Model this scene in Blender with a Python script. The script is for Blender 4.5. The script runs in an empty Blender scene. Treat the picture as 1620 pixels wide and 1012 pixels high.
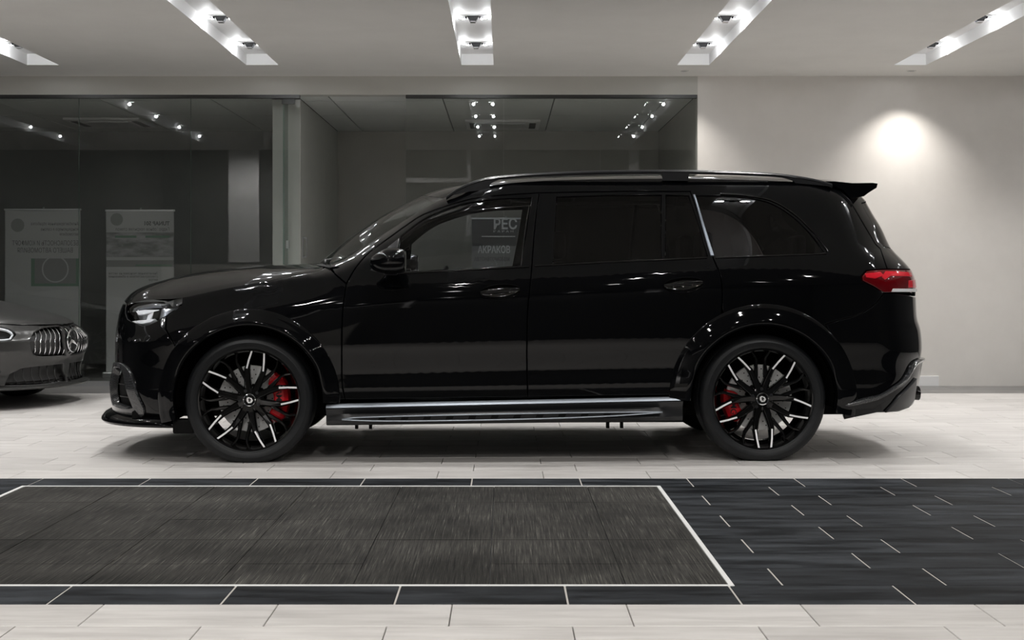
import bpy, bmesh, math, random
from mathutils import Vector, Matrix
from mathutils.geometry import delaunay_2d_cdt
PI = math.pi
random.seed(7)
scene = bpy.context.scene
COL = scene.collection

# ------------------------------------------------------------------ camera, world, exposure
F = 2212.0                      # focal length in pixels of the 1620 px wide frame
CX, CY, CAMH = 798.0, 437.0, 1.13   # vanishing point and eye height
cam_d = bpy.data.cameras.new('camera'); cam = bpy.data.objects.new('camera', cam_d); COL.objects.link(cam)
cam_d.sensor_width = 36.0; cam_d.lens = F / 1620 * 36.0
cam_d.shift_x = (810 - CX) / 1620; cam_d.shift_y = -(506 - CY) / 1620
cam.location = (0, 0, CAMH); cam.rotation_euler = (PI / 2, 0, 0)
cam_d.clip_end = 200
scene.camera = cam
w = bpy.data.worlds.new('world'); scene.world = w; w.use_nodes = True
w.node_tree.nodes['Background'].inputs[0].default_value = (0.9, 0.95, 1.0, 1)
w.node_tree.nodes['Background'].inputs[1].default_value = 0.0
scene.view_settings.view_transform = 'Standard'; scene.view_settings.look = 'None'
scene.view_settings.gamma = 1.0; scene.view_settings.exposure = 0.34
scene.view_settings.use_curve_mapping = False
scene.cycles.transparent_max_bounces = 32
scene.cycles.max_bounces = 10
scene.cycles.use_denoising = True
LAMP_W, GLOW_W, HALL_W = 30.5, 0.9, 56.0    # power of one ceiling fixture, of its stray glow, of a hall downlight

# ------------------------------------------------------------------ materials
def rgba(c): return (c[0], c[1], c[2], 1.0)
def mat(name, col, rough=0.5, metal=0.0, spec=0.5, coat=0.0, emit=None, es=0.0, alpha=None):
    m = bpy.data.materials.new(name); m.use_nodes = True
    b = m.node_tree.nodes['Principled BSDF']
    b.inputs['Base Color'].default_value = rgba(col)
    b.inputs['Roughness'].default_value = rough
    b.inputs['Metallic'].default_value = metal
    b.inputs['Specular IOR Level'].default_value = spec
    b.inputs['Coat Weight'].default_value = coat
    if emit:
        b.inputs['Emission Color'].default_value = rgba(emit); b.inputs['Emission Strength'].default_value = es
    return m
def nt(m): return m.node_tree, m.node_tree.nodes, m.node_tree.links, m.node_tree.nodes['Principled BSDF']
def glass_mat(name, tint, base_ref=0.045, rough=0.0, rim=0.9):
    m = bpy.data.materials.new(name); m.use_nodes = True
    t = m.node_tree; n = t.nodes; l = t.links; n.clear()
    out = n.new('ShaderNodeOutputMaterial'); mix = n.new('ShaderNodeMixShader')
    tr = n.new('ShaderNodeBsdfTransparent'); gl = n.new('ShaderNodeBsdfGlossy')
    tr.inputs[0].default_value = rgba(tint); gl.inputs['Roughness'].default_value = rough
    lw = n.new('ShaderNodeLayerWeight'); lw.inputs[0].default_value = 0.5
    p = n.new('ShaderNodeMath'); p.operation = 'POWER'; p.inputs[1].default_value = 5.0
    ma = n.new('ShaderNodeMath'); ma.operation = 'MULTIPLY_ADD'; ma.inputs[1].default_value = rim; ma.inputs[2].default_value = base_ref
    l.new(lw.outputs['Facing'], p.inputs[0]); l.new(p.outputs[0], ma.inputs[0])
    l.new(ma.outputs[0], mix.inputs[0]); l.new(tr.outputs[0], mix.inputs[1]); l.new(gl.outputs[0], mix.inputs[2])
    l.new(mix.outputs[0], out.inputs[0])
    return m
def noise_mat(name, c1, c2, scale=(1, 1, 1), nscale=3.0, detail=6, rough=(0.4, 0.5), bump=0.0, rnd=0.0, lo=0.35, hi=0.65, metal=0.0, spec=0.5, coat=0.0, gray_rnd=0.0):
    """world-space mottled colour with a small random shift from object to object"""
    m = mat(name, c1, rough[0], metal, spec, coat); t, n, l, b = nt(m)
    g = n.new('ShaderNodeNewGeometry'); mp = n.new('ShaderNodeMapping'); mp.inputs['Scale'].default_value = scale
    l.new(g.outputs['Position'], mp.inputs['Vector'])
    vec = mp.outputs[0]
    if rnd:
        oi = n.new('ShaderNodeObjectInfo'); ad = n.new('ShaderNodeVectorMath'); ad.operation = 'ADD'
        mu = n.new('ShaderNodeMath'); mu.operation = 'MULTIPLY'; mu.inputs[1].default_value = 37.0
        l.new(oi.outputs['Random'], mu.inputs[0]); l.new(mp.outputs[0], ad.inputs[0]); l.new(mu.outputs[0], ad.inputs[1]); vec = ad.outputs[0]
    no = n.new('ShaderNodeTexNoise'); no.inputs['Scale'].default_value = nscale; no.inputs['Detail'].default_value = detail
    no.inputs['Roughness'].default_value = 0.62
    l.new(vec, no.inputs['Vector'])
    r = n.new('ShaderNodeValToRGB'); r.color_ramp.elements[0].position = lo; r.color_ramp.elements[1].position = hi
    r.color_ramp.elements[0].color = rgba(c1); r.color_ramp.elements[1].color = rgba(c2)
    l.new(no.outputs[0], r.inputs[0]); colo = r.outputs[0]
    if gray_rnd:
        hs = n.new('ShaderNodeHueSaturation'); mr = n.new('ShaderNodeMapRange')
        mr.inputs[3].default_value = 1 - gray_rnd; mr.inputs[4].default_value = 1 + gray_rnd
        l.new(oi.outputs['Random'], mr.inputs[0]); l.new(mr.outputs[0], hs.inputs['Value']); l.new(colo, hs.inputs['Color']); colo = hs.outputs[0]
    l.new(colo, b.inputs['Base Color'])
    rr = n.new('ShaderNodeMapRange'); rr.inputs[3].default_value = rough[0]; rr.inputs[4].default_value = rough[1]
    l.new(no.outputs[0], rr.inputs[0]); l.new(rr.outputs[0], b.inputs['Roughness'])
    if bump:
        bp = n.new('ShaderNodeBump'); bp.inputs['Strength'].default_value = bump; bp.inputs['Distance'].default_value = 0.01
        l.new(no.outputs[0], bp.inputs['Height']); l.new(bp.outputs[0], b.inputs['Normal'])
    return m

M = {}
M['tile'] = noise_mat('light_stone_tile', (0.42, 0.40, 0.385), (0.62, 0.60, 0.58), (1.2, 9, 1), 1.6, 8, (0.34, 0.5), 0.02, 1, 0.30, 0.72, gray_rnd=0.06)
M['dark_tile'] = noise_mat('black_slate_tile', (0.004, 0.0048, 0.006), (0.060, 0.066, 0.074), (0.9, 4.5, 1), 2.4, 11, (0.5, 0.75), 0.05, 1, 0.38, 0.82, gray_rnd=0.3, spec=0.08)
M['border_tile'] = noise_mat('grey_border_tile', (0.13, 0.125, 0.12), (0.21, 0.205, 0.20), (2, 6, 1), 2, 6, (0.3, 0.45), 0.0, 1, gray_rnd=0.06)
M['grout'] = mat('grout', (0.17, 0.165, 0.155), 0.9)
M['grout_light'] = mat('pale_grout', (0.42, 0.40, 0.37), 0.9)
M['wall'] = noise_mat('warm_white_paint', (0.71, 0.685, 0.65), (0.74, 0.715, 0.68), (1, 1, 1), 3, 3, (0.55, 0.65), 0.03)
M['ceil'] = noise_mat('ceiling_paint', (0.72, 0.71, 0.68), (0.75, 0.74, 0.71), (1, 1, 1), 2, 3, (0.7, 0.8))
M['slot'] = mat('slot_white', (0.80, 0.80, 0.80), 0.6)
M['wallend'] = noise_mat('greenish_white_paint', (0.60, 0.61, 0.58), (0.63, 0.64, 0.61), (1, 1, 1), 3, 3, (0.55, 0.65))
M['header'] = mat('header_paint', (0.52, 0.515, 0.48), 0.6)
M['panel_ceiling'] = mat('suspended_ceiling_panel', (0.66, 0.68, 0.66), 0.8)
M['alcove'] = noise_mat('taupe_paint', (0.46, 0.45, 0.42), (0.49, 0.48, 0.45), (1, 1, 1), 2, 3, (0.6, 0.7))
M['darkwall'] = noise_mat('charcoal_paint', (0.33, 0.33, 0.33), (0.36, 0.36, 0.355), (1, 1, 1), 2, 3, (0.6, 0.7))
M['hall'] = mat('hall_grey_paint', (0.06, 0.06, 0.06), 0.7)
M['white'] = mat('white_trim', (0.80, 0.80, 0.80), 0.4)
M['pilaster'] = mat('pale_pilaster', (0.85, 0.85, 0.87), 0.6, emit=None)
M['alu'] = mat('brushed_aluminium', (0.75, 0.76, 0.78), 0.28, 1.0)
M['strip'] = mat('white_metal_strip', (0.80, 0.80, 0.79), 0.35, 0.0)
M['rail_dark'] = mat('dark_rail', (0.05, 0.05, 0.05), 0.35, 0.6)
M['rail_steel'] = mat('satin_steel_rail', (0.60, 0.61, 0.62), 0.35, 0.9)
M['glass'] = glass_mat('partition_glass', (0.90, 0.912, 0.903), 0.036)
M['glass_edge'] = mat('green_glass_edge', (0.16, 0.24, 0.20), 0.15)
M['black_plastic'] = mat('black_plastic', (0.012, 0.012, 0.013), 0.45)
M['lampblack'] = mat('lamp_black', (0.01, 0.01, 0.012), 0.35)
M['lens'] = mat('lamp_lens', (1, 1, 1), 0.3, emit=(1, 0.985, 0.96), es=40.0)
M['darklens'] = mat('deep_recessed_lens', (0.25, 0.25, 0.25), 0.6)
M['reflector'] = mat('lamp_reflector', (0.9, 0.9, 0.92), 0.1, 1.0)

# ------------------------------------------------------------------ mesh helpers
def link(name, me, m=None, parent=None, loc=None, rot=None):
    o = bpy.data.objects.new(name, me)
    if me is not None and m is not None:
        for k in (m if isinstance(m, (list, tuple)) else [m]): me.materials.append(k)
    COL.objects.link(o)
    if parent is not None: o.parent = parent
    if loc is not None: o.location = loc
    if rot is not None: o.rotation_euler = rot
    return o
def thing(name, label, cat, loc=(0, 0, 0), rotz=0.0, group=None):
    o = bpy.data.objects.new(name, None); COL.objects.link(o); o.empty_display_size = 0.1
    o.location = loc; o.rotation_euler = (0, 0, rotz)
    return tag(o, label, cat, group)
def tag(o, label=None, cat=None, group=None, kind=None):
    if label: o['label'] = label
    if cat: o['category'] = cat
    if group: o['group'] = group
    if kind: o['kind'] = kind
    return o
def struct(o, label, cat):
    o['kind'] = 'structure'; o['label'] = label; o['category'] = cat; return o
def copy_tree(o, parent=None):
    c = o.copy(); COL.objects.link(c); c.parent = parent
    for ch in list(o.children): copy_tree(ch, c)
    return c

class MB:
    """collects vertices and faces, several materials by index"""
    def __init__(s): s.v = []; s.f = []; s.mi = []
    def face(s, idx, mi=0): s.f.append(tuple(idx)); s.mi.append(mi)
    def box(s, x0, x1, y0, y1, z0, z1, mi=0):
        b = len(s.v)
        s.v += [(x0, y0, z0), (x1, y0, z0), (x1, y1, z0), (x0, y1, z0), (x0, y0, z1), (x1, y0, z1), (x1, y1, z1), (x0, y1, z1)]
        for q in ((0, 3, 2, 1), (4, 5, 6, 7), (0, 1, 5, 4), (1, 2, 6, 5), (2, 3, 7, 6), (3, 0, 4, 7)):
            s.face([b + i for i in q], mi)
        return s
    def quad(s, a, b, c, d, mi=0):
        k = len(s.v); s.v += [a, b, c, d]; s.face((k, k + 1, k + 2, k + 3), mi); return s
    def prism(s, pts, d0, d1, axis='y', mi=0):
        """outline pts (a,b) extruded along an axis"""
        n = len(pts); b = len(s.v)
        def P(a, c, d): return (a, d, c) if axis == 'y' else ((d, a, c) if axis == 'x' else (a, c, d))
        s.v += [P(a, c, d0) for a, c in pts] + [P(a, c, d1) for a, c in pts]
        s.face(list(range(b, b + n))[::-1], mi); s.face(range(b + n, b + 2 * n), mi)
        for i in range(n): s.face((b + i, b + (i + 1) % n, b + n + (i + 1) % n, b + n + i), mi)
        return s
    def grid(s, rows, mi=0, close_u=False, close_v=False, flip=False):
        nr = len(rows); nc = len(rows[0]); b = len(s.v)
        for r in rows: s.v += [tuple(p) for p in r]
        for i in range(nr if close_u else nr - 1):
            for j in range(nc if close_v else nc - 1):
                i2 = (i + 1) % nr; j2 = (j + 1) % nc
                q = (b + i * nc + j, b + i * nc + j2, b + i2 * nc + j2, b + i2 * nc + j)
                s.face(q[::-1] if flip else q, mi)
        return s
    def tube(s, pts, r, n=8, mi=0, cap=True):
        pts = [Vector(p) for p in pts]; rows = []
        up = Vector((0, 0, 1))
        for i, p in enumerate(pts):
            t = (pts[min(i + 1, len(pts) - 1)] - pts[max(i - 1, 0)]).normalized()
            a = t.cross(up)
            if a.length < 1e-4: a = t.cross(Vector((0, 1, 0)))
            a.normalize(); bb = a.cross(t); rr = r[i] if isinstance(r, (list, tuple)) else r
            rows.append([p + a * rr * math.cos(2 * PI * k / n) + bb * rr * math.sin(2 * PI * k / n) for k in range(n)])
        b = len(s.v); s.grid(rows, mi, close_v=True)
        if cap:
            s.face([b + k for k in range(n)][::-1], mi); s.face([b + (len(pts) - 1) * n + k for k in range(n)], mi)
        return s
    def lathe(s, prof, n=48, axis='y', mi=0, c=(0, 0, 0), closed=False):
        """prof: (radius, along axis)"""
        rows = []
        for k in range(n):
            a = 2 * PI * k / n; ca, sa = math.cos(a), math.sin(a)
            if axis == 'y': rows.append([(c[0] + r * sa, c[1] + h, c[2] + r * ca) for r, h in prof])
            elif axis == 'x': rows.append([(c[0] + h, c[1] + r * sa, c[2] + r * ca) for r, h in prof])
            else: rows.append([(c[0] + r * ca, c[1] + r * sa, c[2] + h) for r, h in prof])
        s.grid(rows, mi, close_u=True, close_v=closed); return s
    def disc(s, c, r, n=24, axis='y', mi=0, flip=False):
        b = len(s.v)
        for k in range(n):
            a = 2 * PI * k / n
            if axis == 'y': s.v.append((c[0] + r * math.sin(a), c[1], c[2] + r * math.cos(a)))
            elif axis == 'x': s.v.append((c[0], c[1] + r * math.sin(a), c[2] + r * math.cos(a)))
            else: s.v.append((c[0] + r * math.cos(a), c[1] + r * math.sin(a), c[2]))
        f = [b + k for k in range(n)]; s.face(f[::-1] if flip else f, mi); return s
    def mesh(s, name, smooth=False, fix=True, merge=False):
        me = bpy.data.meshes.new(name); me.from_pydata(s.v, [], s.f)
        me.polygons.foreach_set('material_index', s.mi)
        if fix or merge:
            bm = bmesh.new(); bm.from_mesh(me)
            if merge: bmesh.ops.remove_doubles(bm, verts=bm.verts, dist=1e-5)
            bmesh.ops.recalc_face_normals(bm, faces=bm.faces); bm.to_mesh(me); bm.free()
        if smooth:
            me.polygons.foreach_set('use_smooth', [True] * len(me.polygons))
            if smooth is not True: me.set_sharp_from_angle(angle=math.radians(smooth))
        me.update(); return me
    def obj(s, name, m, parent=None, smooth=False, merge=False, bevel=0.0, loc=None, rot=None, seg=2):
        me = s.mesh(name, smooth, True, merge)
        o = link(name, me, m, parent, loc, rot)
        if bevel:
            bv = o.modifiers.new('bevel', 'BEVEL'); bv.width = bevel; bv.segments = seg; bv.limit_method = 'ANGLE'; bv.angle_limit = math.radians(35)
            bv.harden_normals = False
        return o
def box(name, x0, x1, y0, y1, z0, z1, m, parent=None, bevel=0.0):
    return MB().box(x0, x1, y0, y1, z0, z1).obj(name, m, parent, bevel=bevel)
def text_mesh(s, size, extrude=0.0, align='LEFT', bold=0.0):
    c = bpy.data.curves.new('t', 'FONT'); c.body = s; c.size = size; c.extrude = extrude; c.align_x = align; c.resolution_u = 3; c.offset = bold
    o = bpy.data.objects.new('t', c); COL.objects.link(o)
    dg = bpy.context.evaluated_depsgraph_get(); dg.update()
    me = bpy.data.meshes.new_from_object(o.evaluated_get(dg)); bpy.data.objects.remove(o); bpy.data.curves.remove(c)
    me.materials.clear()
    return me

class Pchip:
    def __init__(s, pts):
        pts = sorted(pts); s.x = [p[0] for p in pts]; s.y = [p[1] for p in pts]; n = len(pts)
        h = [s.x[i + 1] - s.x[i] for i in range(n - 1)]; d = [(s.y[i + 1] - s.y[i]) / h[i] for i in range(n - 1)]
        m = [0.0] * n
        for i in range(1, n - 1):
            if d[i - 1] * d[i] > 0:
                w1 = 2 * h[i] + h[i - 1]; w2 = h[i] + 2 * h[i - 1]; m[i] = (w1 + w2) / (w1 / d[i - 1] + w2 / d[i])
        m[0] = d[0]; m[-1] = d[-1]; s.m = m
    def __call__(s, x):
        X = s.x
        if x <= X[0]: return s.y[0] + s.m[0] * max(x - X[0], -0.15)
        if x >= X[-1]: return s.y[-1] + s.m[-1] * min(x - X[-1], 0.15)
        i = 0
        while x > X[i + 1]: i += 1
        h = X[i + 1] - X[i]; t = (x - X[i]) / h
        return (s.y[i] * (1 + 2 * t) * (1 - t) ** 2 + h * s.m[i] * t * (1 - t) ** 2 + s.y[i + 1] * t * t * (3 - 2 * t) + h * s.m[i + 1] * t * t * (t - 1))
def sstep(a, b, x):
    t = min(1, max(0, (x - a) / (b - a))); return t * t * (3 - 2 * t)

# ------------------------------------------------------------------ the room
YW, ZC, ZG = 14.4, 3.19, 3.0          # partition plane, ceiling, top of the glass
XL, XR, YB, YA = -9.0, 7.5, -8.0, 18.06
Y_EDGE, Z_HALL = 6.1, 4.6
SLOT_X = [-6.61, -4.50, -2.36, -0.262, 1.84, 3.955, 6.05]
SLOT_W, SLOT_Y0, SLOT_Y1, SLOT_D = 0.315, 6.62, 13.64, 0.11
LAMP_Y = [12.96, 11.64, 10.32, 9.0, 7.68]

# floor: slab, individual tiles in view, the rest joined
floor = MB().box(XL, XR, YB, YA, -0.10, -0.012).obj('floor', M['grout'])
struct(floor, 'pale stone tiled showroom floor with a black tiled band across it', 'floor')
def tile_mesh(name, lx, ly, m, h=0.012, b=0.0018):
    mb = MB(); c = b
    r0 = [(-lx / 2, -ly / 2, -h), (lx / 2, -ly / 2, -h), (lx / 2, ly / 2, -h), (-lx / 2, ly / 2, -h)]
    r1 = [(x, y, -c) for x, y, z in r0]
    r2 = [(x - math.copysign(c, x), y - math.copysign(c, y), 0) for x, y, z in r0]
    mb.grid([r0, r1, r2], close_v=True); mb.face((8, 9, 10, 11))
    me = mb.mesh(name); me.materials.append(m); return me
G = 0.0035
TILE_MESH = {}
def tmesh(kind, lx, ly):
    k = (kind, round(lx, 3), round(ly, 3)); gx, gy = (0.007, 0.0012) if kind == 'dark_tile' else (G, G)
    if k not in TILE_MESH: TILE_MESH[k] = tile_mesh(kind, lx - gx, ly - gy, M[kind])
    return TILE_MESH[k]
bed = MB()
for a, b, c, d in ((XL, XR, 4.82, 5.11), (XL, XR, 7.53, 7.82), (XL, -2.6, 5.11, 7.53), (0.84, XR, 5.11, 7.53)): bed.box(a, b, c, d, -0.0115, -0.0022)
bed = bed.obj('grout_bed', M['grout_light'], floor)
MATX0, MATX1, MATY0, MATY1 = -2.58, 0.82, 5.12, 7.52
field = {'tile': MB(), 'dark_tile': MB(), 'border_tile': MB()}
def put_tile(kind, name, x0, x1, y0, y1, seen):
    if x1 - x0 < 0.02 or y1 - y0 < 0.02: return
    if seen:
        o = link(name, tmesh(kind, x1 - x0, y1 - y0), None, floor, ((x0 + x1) / 2, (y0 + y1) / 2, 0))
    else:
        field[kind].box(x0 + G / 2, x1 - G / 2, y0 + G / 2, y1 - G / 2, -0.012, 0)
for k in range(-42, 29):
    y0 = 4.82 + 0.3 * k; y1 = y0 + 0.3; off = 0.22 if k % 2 == 0 else 0.42
    if y0 < YB: continue
    kind = 'dark_tile' if 0 <= k <= 9 else 'tile'
    i0 = int(math.floor((XL - off) / 0.6))
    for i in range(i0, int((XR - off) / 0.6) + 1):
        x0 = max(off + 0.6 * i, XL); x1 = min(off + 0.6 * i + 0.6, XR)
        ym = (y0 + y1) / 2
        seen = k >= -2 and (x1 * F / y0 + CX > 0 if x1 < 0 else True) and (x0 * F / y0 + CX < 1620)
        if 1 <= k <= 8:           # cut out for the mat
            if x0 < MATX1 and x1 > MATX0:
                if x0 < MATX0 - 0.02: put_tile(kind, kind, x0, MATX0 - 0.02, y0, y1, seen)
                if x1 > MATX1 + 0.02: put_tile(kind, kind, MATX1 + 0.02, x1, y0, y1, seen)
                continue
        put_tile(kind, kind if kind == 'dark_tile' else 'tile', x0, x1, y0, y1, seen)
YBORD = 4.82 + 0.3 * 29
for r, (a, b) in enumerate(((YBORD, 13.96), (13.96, YW))):
    x = XL + 0.3 * r
    while x < XR:
        x1 = min(x + 1.2, XR); seen = -6 < (x + x1) / 2 < 6
        put_tile('border_tile', 'border_tile', x, x1, a, b, seen); x = x1
for k in range(13):
    for i in range(0, 14): put_tile('border_tile', 'border_tile', XL + i * 1.2, min(XL + i * 1.2 + 1.2, XR), YW + k * 0.3, min(YW + k * 0.3 + 0.3, YA), False)
for kind, mb in field.items():
    if mb.v:
        o = mb.obj(kind + '_field', M[kind], floor); o['kind'] = 'stuff'

# mat: carpet tiles and metal edging
def carpet_mat():
    m = mat('ribbed_carpet', (0.05, 0.048, 0.043), 0.95, spec=0.15); t, n, l, b = nt(m)
    g = n.new('ShaderNodeNewGeometry')
    mp = n.new('ShaderNodeMapping'); mp.inputs['Scale'].default_value = (170, 3.0, 1)
    l.new(g.outputs['Position'], mp.inputs[0])
    no = n.new('ShaderNodeTexNoise'); no.inputs['Scale'].default_value = 1.0; no.inputs['Detail'].default_value = 4; no.inputs['Roughness'].default_value = 0.7
    l.new(mp.outputs[0], no.inputs['Vector'])
    r = n.new('ShaderNodeValToRGB'); e = r.color_ramp.elements
    e[0].position = 0.36; e[0].color = (0.016, 0.0155, 0.015, 1); e[1].position = 0.60; e[1].color = (0.055, 0.053, 0.048, 1)
    x = e.new(0.72); x.color = (0.16, 0.153, 0.136, 1)
    l.new(no.outputs[0], r.inputs[0])
    n2 = n.new('ShaderNodeTexNoise'); n2.inputs['Scale'].default_value = 1.6; n2.inputs['Detail'].default_value = 5
    l.new(g.outputs['Position'], n2.inputs['Vector'])
    r2 = n.new('ShaderNodeMapRange'); r2.inputs[1].default_value = 0.35; r2.inputs[2].default_value = 0.7; r2.inputs[3].default_value = 0.55; r2.inputs[4].default_value = 1.35
    l.new(n2.outputs[0], r2.inputs[0])
    mx = n.new('ShaderNodeMix'); mx.data_type = 'RGBA'; mx.blend_type = 'MULTIPLY'; mx.inputs[0].default_value = 1.0
    l.new(r.outputs[0], mx.inputs[6]); l.new(r2.outputs[0], mx.inputs[7]); l.new(mx.outputs[2], b.inputs['Base Color'])
    bp = n.new('ShaderNodeBump'); bp.inputs['Strength'].default_value = 0.5; bp.inputs['Distance'].default_value = 0.004
    l.new(no.outputs[0], bp.inputs['Height']); l.new(bp.outputs[0], b.inputs['Normal'])
    return m
M['carpet'] = carpet_mat()
matt = thing('entrance_mat', 'charcoal ribbed carpet mat let into the black tiles, edged with white metal', 'mat', ((MATX0 + MATX1) / 2, (MATY0 + MATY1) / 2, 0))
ox, oy = matt.location.x, matt.location.y
box('backing', MATX0 - ox, MATX1 - ox, MATY0 - oy, MATY1 - oy, -0.0118, -0.006, M['black_plastic'], matt)
xs = [MATX0, -2.055, -1.555, -1.055, -0.555, -0.055, 0.445, MATX1]; ys = [MATY0, 5.5, 6.0, 6.5, 7.0, MATY1]
for i in range(len(xs) - 1):
    for j in range(len(ys) - 1):
        MB().box(xs[i] - ox + 0.002, xs[i + 1] - ox - 0.002, ys[j] - oy + 0.002, ys[j + 1] - oy - 0.002, -0.006, -0.0005 + 0.001 * random.random()).obj('carpet_tile', M['carpet'], matt)
for (a, b, c, d) in ((MATX0 - 0.02, MATX1 + 0.02, MATY0 - 0.018, MATY0), (MATX0 - 0.02, MATX1 + 0.02, MATY1, MATY1 + 0.018), (MATX0 - 0.02, MATX0, MATY0, MATY1), (MATX1, MATX1 + 0.02, MATY0, MATY1)):
    MB().box(a - ox, b - ox, c - oy, d - oy, -0.0115, 0.0025).obj('edging_strip', M['strip'], matt)

# ceiling with slots
mb = MB(); xs = [XL]
for x in SLOT_X: xs += [x - SLOT_W / 2, x + SLOT_W / 2]
xs.append(XR); ys = [Y_EDGE, SLOT_Y0, SLOT_Y1, YW + 0.15]
for i in range(len(xs) - 1):
    for j in range(3):
        if i % 2 == 1 and j == 1: continue
        mb.quad((xs[i], ys[j], ZC), (xs[i], ys[j + 1], ZC), (xs[i + 1], ys[j + 1], ZC), (xs[i + 1], ys[j], ZC))
mb.box(XL, XR, Y_EDGE - 0.02, Y_EDGE, ZC, Z_HALL)
mb.box(XL, XR, Y_EDGE, YW + 0.15, ZC + 0.2, ZC + 0.24)
ceil = link('ceiling', mb.mesh('ceiling', fix=False), M['ceil'])
struct(ceil, 'smooth pale grey ceiling with long recessed light slots', 'ceiling')
for x in SLOT_X:
    a, b, t = x - SLOT_W / 2, x + SLOT_W / 2, 0.015
    s = MB()
    s.box(a - t, a, SLOT_Y0, SLOT_Y1, ZC + 0.001, ZC + SLOT_D); s.box(b, b + t, SLOT_Y0, SLOT_Y1, ZC + 0.001, ZC + SLOT_D)
    s.box(a - t, b + t, SLOT_Y0 - t, SLOT_Y0, ZC + 0.001, ZC + SLOT_D); s.box(a - t, b + t, SLOT_Y1, SLOT_Y1 + t, ZC + 0.001, ZC + SLOT_D)
    s.box(a - t, b + t, SLOT_Y0 - t, SLOT_Y1 + t, ZC + SLOT_D, ZC + SLOT_D + 0.02)
    s.obj('light_slot', M['slot'], ceil)
hallc = box('ceiling', XL, XR, YB, Y_EDGE, Z_HALL, Z_HALL + 0.1, M['hall']); struct(hallc, 'dark high ceiling of the hall behind the camera', 'ceiling')

# lamps in the slots
def lamp_fixture():
    root = thing('slot_spotlight', 'x', 'ceiling light')
    z = SLOT_D
    MB().box(-0.15, 0.15, -0.055, 0.055, z - 0.006, z - 0.001).obj('mounting_plate', M['slot'], root)
    MB().prism([(-0.05, z - 0.006), (0.05, z - 0.006), (0.026, z - 0.05), (-0.026, z - 0.05)], -0.03, 0.03).obj('bracket', M['lampblack'], root)
    MB().box(-0.022, 0.022, -0.034, 0.034, z - 0.058, z - 0.05).obj('bracket_cap', M['reflector'], root)
    for sx in (-1, 1):
        h = MB().lathe([(0.0, z - 0.006), (0.036, z - 0.006), (0.038, z - 0.02), (0.036, z - 0.028), (0.03, z - 0.028), (0.028, z - 0.02), (0, z - 0.018)], 20, 'z', c=(sx * 0.088, 0, 0)).obj('lamp_head', M['reflector'], root, smooth=40)
        MB().disc((sx * 0.088, 0, z - 0.024), 0.027, 20, 'z').obj('lens', M['lens'], h)
    return root
proto = lamp_fixture()
slot_names = ['far left', 'left', 'second left', 'centre', 'second right', 'right', 'far right']
slot_where = ['slot beyond the left edge', 'leftmost ceiling slot', 'second ceiling slot from the left', 'centre ceiling slot', 'fourth ceiling slot from the left', 'rightmost ceiling slot', 'slot beyond the right edge']
ordw = ['nearest the wall', 'second from the wall', 'third from the wall', 'fourth from the wall', 'fifth from the wall']
first = True
for i, x in enumerate(SLOT_X):
    for j, y in enumerate(LAMP_Y):
        o = proto if first else copy_tree(proto); first = False
        o.location = (x, y, ZC)
        o['label'] = 'twin spotlight %s in the %s' % (ordw[j], slot_where[i]); o['category'] = 'ceiling light'; o['group'] = 'twin spotlights in the ceiling slots'
        for sx in (-1, 1):
            ld = bpy.data.lights.new('lamp', 'SPOT'); ld.energy = LAMP_W / 2; ld.shadow_soft_size = 0.018; ld.color = (1.0, 0.985, 0.967)
            ld.spot_size = math.radians(114); ld.spot_blend = 0.75
            lo = bpy.data.objects.new('lamp_light', ld); COL.objects.link(lo); lo.parent = o; lo.location = (sx * 0.088, 0, SLOT_D - 0.045)
            ld = bpy.data.lights.new('glow', 'POINT'); ld.energy = GLOW_W; ld.shadow_soft_size = 0.02; ld.color = (0.96, 0.98, 1.0)
            lo = bpy.data.objects.new('lamp_light', ld); COL.objects.link(lo); lo.parent = o; lo.location = (sx * 0.118, 0, SLOT_D - 0.05)

# walls
wr = box('wall_back', 1.99, XR, YW, YW + 0.15, 0, ZC, M['wall']); struct(wr, 'warm white back wall behind the car tail, with a pool of lamplight', 'wall')
hd = box('trim_1', XL, 1.99, YW, YW + 0.15, ZG, ZC, M['header']); struct(hd, 'grey beige header beam above the glass partitions', 'beam')
o = box('wall_right', XR, XR + 0.1, YB, YA, 0, Z_HALL, M['hall']); struct(o, 'right side wall outside the frame', 'wall')
o = box('wall_left', XL - 0.1, XL, YB, YA, 0, Z_HALL, M['hall']); struct(o, 'left side wall outside the frame', 'wall')
o = box('wall_front', XL, XR, YB - 0.1, YB, 0, Z_HALL, M['hall']); struct(o, 'dark hall wall behind the camera', 'wall')
o = box('wall_alcove_left', -2.45, -2.155, 14.78, YA, 0, ZG, M['wallend']); struct(o, 'end of the dividing wall between glass partition and open alcove', 'wall')
alc_left = o
o = box('wall_alcove_back', -2.155, 1.99, YA, YA + 0.1, 0, ZG + 0.2, M['alcove']); struct(o, 'taupe back wall of the alcove', 'wall')
o = box('wall_alcove_right', 1.99, 2.09, YW + 0.15, YA, 0, ZG, M['alcove']); struct(o, 'right side wall of the alcove seen through glass', 'wall')
o = box('wall_room_back', XL, -2.45, YA, YA + 0.1, 0, ZG + 0.2, M['darkwall']); struct(o, 'dark back wall of the room behind the left glass', 'wall')
bb = box('baseboard_back', 1.99, 4.47, YW - 0.014, YW, 0.0, 0.105, M['white'], bevel=0.003); struct(bb, 'short white baseboard at the foot of the back wall', 'baseboard')
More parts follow.
